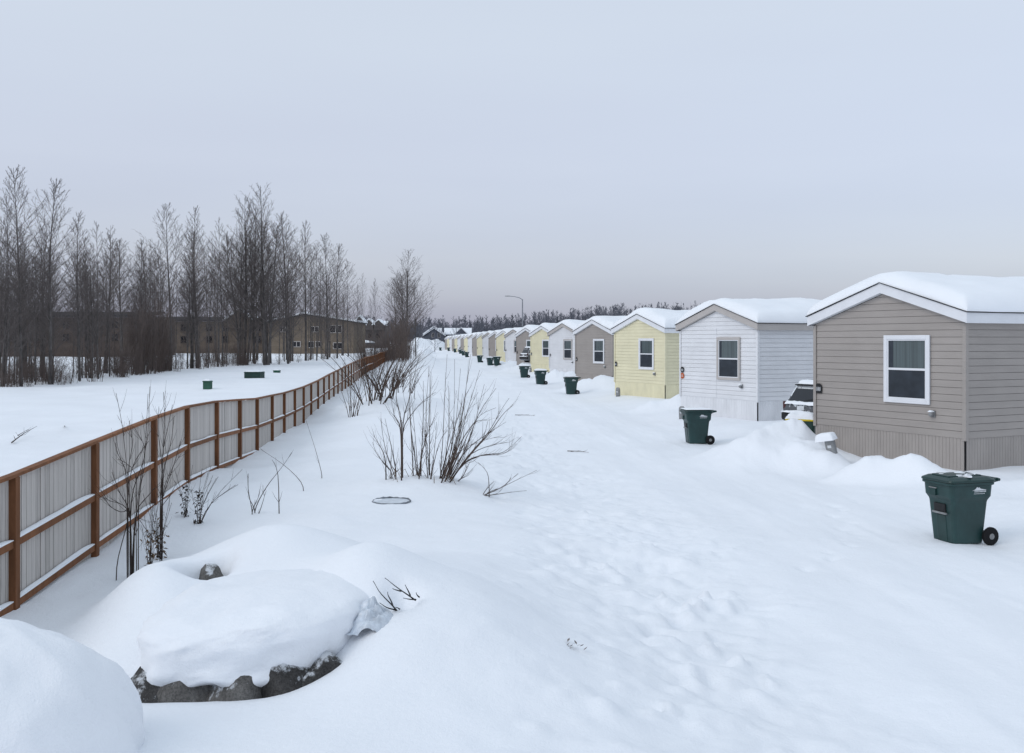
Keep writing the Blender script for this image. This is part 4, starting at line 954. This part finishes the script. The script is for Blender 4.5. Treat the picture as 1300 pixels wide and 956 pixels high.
BUSH = [[(300, 720), (303, 405)], [(303, 410), (266, 300), (268, 200), (300, 60)], [(306, 405), (345, 310), (362, 190), (415, 0)], [(301, 480), (275, 420), (248, 385), (250, 345)], [(303, 470), (350, 400), (430, 300), (520, 240)],
 [(270, 820), (205, 640), (180, 520), (170, 410)], [(265, 725), (230, 560), (195, 410)], [(240, 745), (185, 690), (135, 630), (115, 560)], [(200, 650), (150, 560), (125, 520)],
 [(378, 770), (368, 600), (352, 330), (358, 20)], [(400, 770), (375, 590), (350, 370), (365, 60)], [(408, 770), (395, 620), (362, 260)], [(415, 770), (435, 610), (478, 440), (482, 130)], [(470, 810), (455, 600), (462, 300), (476, 70)], [(480, 800), (480, 470), (490, 110)],
 [(425, 700), (440, 380), (440, 170)], [(412, 760), (450, 530), (530, 370)], [(485, 790), (515, 600), (525, 430)], [(490, 760), (540, 560), (590, 480)], [(550, 760), (568, 500), (578, 240), (592, 0)], [(560, 780), (598, 560), (604, 300)],
 [(520, 850), (600, 700), (640, 470), (640, 30)], [(530, 850), (605, 690), (655, 400), (678, 90)], [(556, 850), (620, 650), (690, 400), (742, 0)], [(560, 850), (640, 640), (700, 340), (722, 130)], [(566, 855), (650, 640), (692, 480), (740, 300), (800, 100)],
 [(570, 855), (690, 690), (770, 440), (830, 190)], [(575, 855), (700, 640), (790, 370), (905, 215)], [(580, 855), (720, 650), (860, 500), (920, 380), (988, 280)], [(584, 855), (720, 660), (870, 500), (940, 390), (1015, 320)], [(590, 850), (700, 680), (850, 632), (950, 640), (1068, 525)],
 [(586, 850), (690, 690), (800, 640), (960, 645), (1030, 570)], [(600, 845), (710, 650), (830, 590), (975, 560)], [(560, 840), (600, 760), (660, 620), (780, 560), (940, 520)], [(555, 830), (585, 620), (610, 500), (600, 200)], [(545, 845), (620, 670), (760, 420), (845, 420)],
 [(575, 850), (660, 650), (740, 480), (800, 380), (905, 340)], [(568, 850), (640, 620), (700, 400), (790, 240)], [(572, 850), (680, 640), (800, 540), (970, 430)], [(640, 870), (615, 810)], [(290, 860), (400, 790)], [(225, 790), (275, 740)], [(530, 845), (570, 700), (640, 480), (690, 300)], [(562, 850), (625, 700), (680, 500), (690, 410)], [(560, 850), (640, 700), (690, 560), (700, 470)],
 [(548, 850), (590, 720), (660, 560), (690, 250)], [(475, 800), (465, 560), (440, 470)], [(640, 830), (700, 780), (720, 700)]]
B = MB()
for c in BUSH:
    dep = 19.5+rs.uniform(-.35, .35)
    pixstem(B, pix(c, 5.033, 450, 450), dep, rs.uniform(-.5, .5), rs.uniform(.009, .0155), 9, .42)
ob_ = B.build('willow_bush', STEM, None, smooth=True, fix=False); tag(ob_, 'big bare many stemmed bush in the middle of the snow, fanned to the right', 'bush')
# dead leaves caught at its foot
B = MB()
for k in range(10):
    px = rs.uniform(500, 580); p = gnd(px, 19.5+rs.uniform(-.4, .5)); a = rs.uniform(0, 6.28)
    B.tube([p+Vector((0, 0, -.03)), p+Vector((.1*math.cos(a), .1*math.sin(a), .16)), p+Vector((.26*math.cos(a), .26*math.sin(a), .05))], [.006, .005, .003], 4)
B.build('dead_stalk', STRAW, ob_, fix=False).matrix_parent_inverse = ob_.matrix_world.inverted()
def freebush(name, base, n, H, lean, spread, rad, m_, label, cat='bush', twn=7, twl=.4, seed=1, bias=(0, 0)):
    rnd = random.Random(seed); B = MB()
    for k in range(n):
        a = rnd.uniform(0, 6.28); r0 = spread*rnd.random()**.5; p = Vector((base.x+r0*math.cos(a), base.y+r0*math.sin(a), 0)); p.z = gz(p.x, p.y)-.08
        h = H*rnd.uniform(.55, 1.05); l = lean*rnd.uniform(.2, 1.1)*h; a2 = a+rnd.uniform(-.6, .6)
        d_ = Vector((math.cos(a2)*l+bias[0]*h, math.sin(a2)*l+bias[1]*h, 0))
        P = [p, p+d_*.22+Vector((0, 0, h*.36)), p+d_*.58+Vector((0, 0, h*.7)), p+d_+Vector((0, 0, h))]
        stem(B, P, rad*rnd.uniform(.7, 1.2), rnd, twn, twl)
    return tag(B.build(name, m_, None, smooth=True, fix=False), label, cat)
freebush('willow_bush', gnd(473, 42), 20, 2.9, .95, .5, .024, STEM, 'bare bush against the fence in the middle distance, dark forked stems', seed=4, twn=12, twl=.8)
freebush('willow_bush', gnd(490, 43.5), 15, 2.6, 1.15, .35, .024, STEM, 'bare bush with wide low fork just right of the one against the fence', seed=5, twn=12, twl=.8)
freebush('willow_bush', gnd(446, 39.5), 9, 2.0, .4, .3, .016, STEM, 'thin upright bush left of the two bushes against the fence', seed=6)
freebush('willow_bush', gnd(508, 48), 12, 1.6, .8, .6, .017, STEM, 'low twiggy bush right of the two bushes against the fence', seed=8)
freebush('willow_bush', gnd(497, 62), 16, 2.6, .8, .8, .024, STEM, 'bare bush farther along the fence behind the middle distance bushes', seed=9)
# sapling by the fence: crop (120..330, 500..720), scale 4.35
SAP = [[(118, 915), (205, 650), (180, 400), (150, 150), (118, -5)], [(210, 905), (222, 690), (250, 500), (300, 200), (305, -40)], [(205, 640), (130, 600), (70, 590), (35, 530)], [(205, 640), (140, 560), (95, 430)], [(215, 640), (300, 560), (330, 520)],
 [(195, 560), (250, 430), (290, 300), (215, 180)], [(185, 420), (130, 340), (115, 270)], [(200, 600), (170, 660), (100, 640), (40, 560)], [(240, 560), (275, 420), (285, 260), (295, 0)], [(180, 400), (215, 290), (190, 150)], [(215, 640), (270, 730), (300, 780)],
 [(360, 560), (375, 380), (390, 150), (380, -10)], [(370, 440), (420, 300), (440, 120)], [(375, 400), (350, 240), (355, 70)], [(365, 560), (430, 400), (480, 330)], [(230, 640), (240, 420), (130, 360)], [(180, 440), (250, 330), (300, 260)], [(370, 330), (400, 210), (430, 60)], [(362, 600), (400, 500), (440, 390), (480, 250)]]
B = MB()
for c in SAP: pixstem(B, pix(c, 4.348, 120, 500), 13.1+rs.uniform(-.15, .15)+(1.0 if c[0][0] > 300 else 0), rs.uniform(-.25, .2), rs.uniform(.006, .010), 9, .34)
tag(B.build('sapling', STEMD, None, smooth=True, fix=False), 'dark twiggy sapling standing before the fence at lower left', 'sapling')
for (px, Y, n, h, lab, sd) in ((190, 13.6, 8, .75, 'dry weed clump with curled leaves at the foot of the sapling by the fence', 1), (203, 14.3, 8, .85, 'dry weed clump with curled leaves right behind the sapling by the fence', 2), (235.5, 16.6, 5, .75, 'narrow dry weed with dark leaves left of the spread weed by the fence', 3), (252, 16.2, 10, .75, 'dry weed with twigs spread to the right in the snow before the fence', 4)):
    base = gnd(px, Y); rnd = random.Random(sd*9); r = empty('dry_weed', base, 0, lab, 'weed')
    S_ = MB(); Lf = MB()
    for k in range(n):
        a = rnd.uniform(0, 6.28); l = rnd.uniform(.05, .28)*(1 if sd != 4 else 2.2); b_ = .22 if sd == 4 else 0
        P = [Vector((rnd.uniform(-.03, .03), rnd.uniform(-.03, .03), -.1)), Vector((math.cos(a)*l*.3+b_*.3, math.sin(a)*l*.3, h*.45)), Vector((math.cos(a)*l+b_*1.5, math.sin(a)*l, h*rnd.uniform(.8, 1.25)))]
        stem(S_, P, .006, rnd, 4, .2, 4)
    for k in range(70):
        z = rnd.uniform(0, h*.72); a = rnd.uniform(0, 6.28); q = Vector((rnd.gauss(0, .035), rnd.gauss(0, .035), z)); sz = rnd.uniform(.02, .05)
        u_ = Vector((math.cos(a), math.sin(a), rnd.uniform(-.8, .3))).normalized(); v_ = u_.cross(Vector((rnd.uniform(-1, 1), rnd.uniform(-1, 1), 1))).normalized()
        Lf.poly([q, q+u_*sz+v_*sz*.4, q+u_*sz*1.8-Vector((0, 0, sz*.5)), q+u_*sz-v_*sz*.4])
    S_.build('stem', STEMD, r, fix=False); Lf.build('leaf', STEMD if sd in (3, 4) else STRAW, r, fix=False)
B = MB()
for c in ([(870, 640), (905, 575), (915, 520)], [(870, 640), (845, 520), (850, 440)]): pixstem(B, pix(c, 4.348, 120, 500), 16.8, .1, .009, 4, .2)
for c in ([(80, 735), (130, 640), (190, 570), (240, 495)], [(80, 735), (50, 690), (48, 590)], [(60, 855), (110, 730), (130, 660)], [(185, 575), (155, 525)]): pixstem(B, pix(c, 3.421, 300, 430), 16.9, -.1, .010, 4, .25)
tag(B.build('dead_branch', STEMD, None, smooth=True, fix=False), 'dead forked branch sticking up in open snow before the fence', 'branch')
for (c, Y, lab) in (([(372, 585), (340, 470), (303, 355)], 20.7, 'single thin leaning stalk standing in the snow near the fence'), ([(292, 627), (200, 540), (103, 478)], 19.0, 'single thin stalk slanting low over the snow toward the fence')):
    B = MB(); pixstem(B, pix(c, 3.421, 300, 430), Y, .2, .009, 1, .2); tag(B.build('stalk', STEM, None, fix=False), lab, 'stalk')
for (px, ty, by, Y, lab) in ((526, 466, 520, 45, 'dry stalk rising by the low bush in mid distance'),):
    B = MB(); stem(B, [gnd(px, Y, -.1), at(px+2, ty, Y)], .014, rs, 2, .3); tag(B.build('stalk', STEM, None, fix=False), lab, 'stalk')
# fallen branch right of the bush
B = MB()
for c in ([(815, 905), (880, 880), (960, 840), (1045, 760)], [(815, 905), (900, 895), (1000, 880), (1100, 870)], [(820, 900), (900, 870), (1000, 820), (1165, 740)], [(820, 895), (850, 850), (890, 810)], [(860, 840), (855, 750), (790, 690)], [(840, 880), (960, 850), (1000, 790)]): pixstem(B, pix(c, 5.033, 450, 450), 19.0+rs.uniform(-.1, .1), .2, .011, 3, .25)
tag(B.build('fallen_branch', STEM, None, smooth=True, fix=False), 'broken branch lying in the snow just right of the big bush', 'branch')
B = MB()
def flat(px, py, up=.03):
    Y = 20.0
    for _ in range(30):
        X = (px-CX0)/F*Y; Y += ((CAMZ-gz(X, Y)-up)*F/(py-CY0)-Y)*.6
    X = (px-CX0)/F*Y; return Vector((X, Y, gz(X, Y)+up))
stem(B, [flat(15, 562, .05), flat(30, 550, .10), flat(47, 541, .25)], .02, rs, 5, .4); stem(B, [flat(22, 553, .04), flat(36, 545, .2)], .012, rs, 3, .3)
tag(B.build('fallen_branch', STEMD, None, fix=False), 'dead branch lying on the snow field beyond the fence at left', 'branch')
B = MB(); stem(B, [flat(82, 541, -.1), flat(82, 541, .25)], .025, rs, 1, .1); tag(B.build('stake', STEMD, None, fix=False), 'short dark stake in the snow field beyond the fence', 'stake')
for (px, py, lab, s) in ((668, 527, 'twig lying on the packed road, farther of the two', .5), (735, 573, 'twig lying on the packed road, nearer of the two', .34)):
    B = MB(); p = flat(px, py, .015); stem(B, [p+Vector((-s, .1, 0)), p+Vector((0, -.05, .01)), p+Vector((s*.8, -.3, 0))], .014, rs, 4, .2); stem(B, [p+Vector((-s*.7, -.05, 0)), p+Vector((s*.2, .1, .01))], .01, rs, 2, .1)
    tag(B.build('fallen_twig', STEM, None, fix=False), lab, 'twig')
B = MB()
for c in ([(1100, 308), (1060, 270), (1010, 215), (988, 172)], [(1075, 285), (1060, 240), (1055, 222)], [(1090, 305), (1050, 295), (1018, 272)], [(1113, 300), (1092, 292)]):
    P = [at(200+a/3.611, 690+b/3.611, 8.95-.1*k) for k, (a, b) in enumerate(c)]; stem(B, P, .008, rs, 0, .1)
for c in ([(1183, 260), (1130, 225), (1075, 185), (1042, 158)], [(1155, 238), (1143, 205), (1135, 190)], [(1183, 258), (1150, 256), (1127, 250)], [(1195, 245), (1185, 225)], [(1120, 220), (1090, 212), (1078, 206)]):
    P = [at(200+a/3.611, 690+b/3.611, 9.15-.1*k) for k, (a, b) in enumerate(c)]; stem(B, P, .008, rs, 0, .1)
tag(B.build('dark_twig', BLACKP, None, smooth=True, fix=False), 'two small dark forked twigs poking from the snow by the crumpled plastic', 'twig')
# crumpled clear plastic
ICE = mat('crumpled_plastic', (.55, .60, .66), .18, .5, build=varied((1, 1, 1), 12, .75, 1.2, .5, .02))
p = flat(473, 783, 0); n = 26; a = np.linspace(-1, 1, n); U, V = np.meshgrid(a, a); dd = np.clip(1-np.sqrt(U*U+V*V*.9), -.3, 1)
Zp = .20*np.sqrt(np.clip(dd, 0, 1))+.10*np.abs(vnoise(U*3.2, V*3.2, 5))*2*np.clip(dd+.2, 0, 1)+.03*vnoise(U*9, V*9, 6)-.05
m = MB(); m.grid(np.stack([p.x+U*.24+.03*vnoise(U*4, V*4, 9), p.y+V*.26, p.z-.04+Zp], -1)); tag(m.build('plastic_sheet', ICE, None, fix=False), 'crumpled clear plastic sheet half buried in the snow', 'plastic sheet')
# metal ring lid in the snow
LID = mat('dull_metal_rim', (.22, .24, .27), .5, .4, .3, build=varied((1, 1, 1), 14, .6, 1.3))
p = flat(497, 637, 0); r = empty('round_lid', (p.x, p.y, p.z+.005), 0, 'round metal rim lying flush in the snow before the big bush', 'lid')
m = MB(); rings = []
for k in range(33):
    a = 2*math.pi*k/32; rr_ = .34+.008*math.sin(k*5); c = Vector((rr_*math.cos(a), rr_*.95*math.sin(a), .012+.012*math.sin(a)+.006*math.sin(k*3)))
    d_ = Vector((math.cos(a), math.sin(a), 0)); rings.append([c+d_*.013, c+Vector((0, 0, .012+.006*math.sin(k*7))), c-d_*.013, c-Vector((0, 0, .03))])
m.loft(rings, False); m.build('rim', LID, r, smooth=True)
m = MB(); m.poly([(.32*math.cos(6.283*k/32), .30*math.sin(6.283*k/32), .012) for k in range(32)]); m.build('snowy_disc', mat('grey_snow', (.62, .66, .71), .6, .2, build=varied((1, 1, 1), 8, .85, 1.1)), r)
# dead leaf in a little hollow
p = flat(729, 824, 0); B = MB(); rl = random.Random(2)
for k in range(16):
    q = p+Vector((rl.gauss(0, .035), rl.gauss(0, .03), rl.uniform(-.01, .05))); a = rl.uniform(0, 6.28); sz = rl.uniform(.012, .03); u_ = Vector((math.cos(a), math.sin(a), rl.uniform(-.2, .9))).normalized(); v_ = u_.cross(Vector((.2, .3, 1))).normalized()
    B.poly([q, q+u_*sz+v_*sz*.5, q+u_*sz*2, q+u_*sz-v_*sz*.5])
tag(B.build('dead_leaf', mat('grey_leaf', (.2, .18, .17), .9, .1, build=varied((1, 1, 1), 20, .4, 1.5)), None, fix=False), 'grey curled dead leaf in a small hollow of the snow at bottom centre', 'leaf')

# ------------------------------------------------------------------ boulders and their snow caps
import bmesh
def boulder(loc, size, seed, label, rz=0):
    bm = bmesh.new(); bmesh.ops.create_icosphere(bm, subdivisions=4, radius=1); rnd = random.Random(seed)
    planes = [(Vector((rnd.uniform(-1, 1), rnd.uniform(-1, 1), rnd.uniform(-.6, .9))).normalized(), rnd.uniform(.62, .9)) for _ in range(11)]
    for v in bm.verts:
        c = v.co.copy()
        for (nn, dd_) in planes:
            t = c.dot(nn)
            if t > dd_: c -= nn*(t-dd_)*.88
        f = 1+.10*float(vnoise(np.array([c.x*2+seed]), np.array([c.y*2+c.z*1.7]), seed)[0])+.05*float(vnoise(np.array([c.x*6]), np.array([c.z*6+c.y*5]), seed+1)[0])
        v.co = Vector((c.x*size[0]*f, c.y*size[1]*f, c.z*size[2]*f))
    me = bpy.data.meshes.new('boulder'); bm.to_mesh(me); bm.free(); me.materials.append(ROCK); me.polygons.foreach_set('use_smooth', [True]*len(me.polygons))
    o = bpy.data.objects.new('boulder', me); col.objects.link(o); o.location = loc; o.rotation_euler = (0, 0, rz); tag(o, label, 'boulder', 'boulders in the foreground'); return o
for (x, y, sx, szz, sd, lab) in ((-2.98, 8.50, .36, .40, 3, 'dark boulder at the left end of the row under the big snow cap'), (-2.66, 8.40, .34, .44, 5, 'rounded grey boulder second from the left under the big snow cap'), (-2.30, 8.36, .36, .47, 8, 'grey boulder in the middle of the row under the big snow cap'),
                         (-1.96, 8.42, .36, .48, 11, 'dark boulder second from the right under the big snow cap'), (-1.62, 8.50, .36, .46, 13, 'dark boulder at the right end of the row under the big snow cap')):
    o = boulder((x, y, .20), (sx, .32, szz), sd, lab)
    if sd in (3, 11, 13): o.data.materials[0] = ROCKD
boulder((-3.42, 11.28, .56), (.17, .2, .24), 17, 'grey rock showing in the hollow of the snow mound behind the big cap', .3)
def cap(loc, half, seed, label, p=2.6, front=0, rz=0, lp=1):
    n, mth = 56, 110; th = np.linspace(-math.pi/2, math.pi/2, n); ph = np.linspace(0, 2*math.pi, mth+1)[:-1]
    TH, PH = np.meshgrid(th, ph, indexing='ij'); sg = lambda v, e: np.sign(v)*np.abs(v)**e
    e = 2/p; X = sg(np.cos(TH), e)*sg(np.cos(PH), 2/2.3); Yv = sg(np.cos(TH), e)*sg(np.sin(PH), 2/2.3); Z = sg(np.sin(TH), 2/p)
    k = 1+.12*fbm(X*1.3+seed, Yv*1.3+Z*.8, seed)+.05*fbm(X*4+seed, Yv*4+Z*3, seed+4)+.012*fbm(X*13, Yv*13+Z*9, seed+5)
    lip = np.where(Z < 0, .26*vnoise(X*3.4+seed*2.2, Yv*3.4, seed+7)+.10*vnoise(X*9, Yv*9, seed+8), 0)
    P = np.stack([X*half[0]*k, Yv*half[1]*k, Z*half[2]*(1+.2*fbm(X*1.4, Yv*1.4+seed, seed+2)+.05*fbm(X*6, Yv*6, seed+6))+lip*half[2]*lp], -1)
    m = MB(); verts = P.reshape(-1, 3); m.v = [tuple(v) for v in verts]
    for i_ in range(n-1):
        for j in range(mth): m.f.append((i_*mth+j, i_*mth+(j+1) % mth, (i_+1)*mth+(j+1) % mth, (i_+1)*mth+j))
    o = m.build('snow_cap', SNOW, None, smooth=True); o.location = loc; o.rotation_euler = (0, R(front), rz); return tag(o, label, 'snow cap', 'rounded snow caps on the boulders')
cap((-2.38, 9.30, .66), (1.04, 1.22, .35), 3, 'big pillow of snow overhanging the row of boulders at the bottom', front=-6, p=3.3)
cap((-3.72, 6.75, .36), (1.16, .9, .97), 6, 'smooth snow mound cut by the lower left corner', lp=0, p=2.1)
for k in list(USED): pass
for k, o in enumerate(PROTO):
    if k not in USED:
        for ch in list(o.children): bpy.data.objects.remove(ch)
        bpy.data.objects.remove(o)
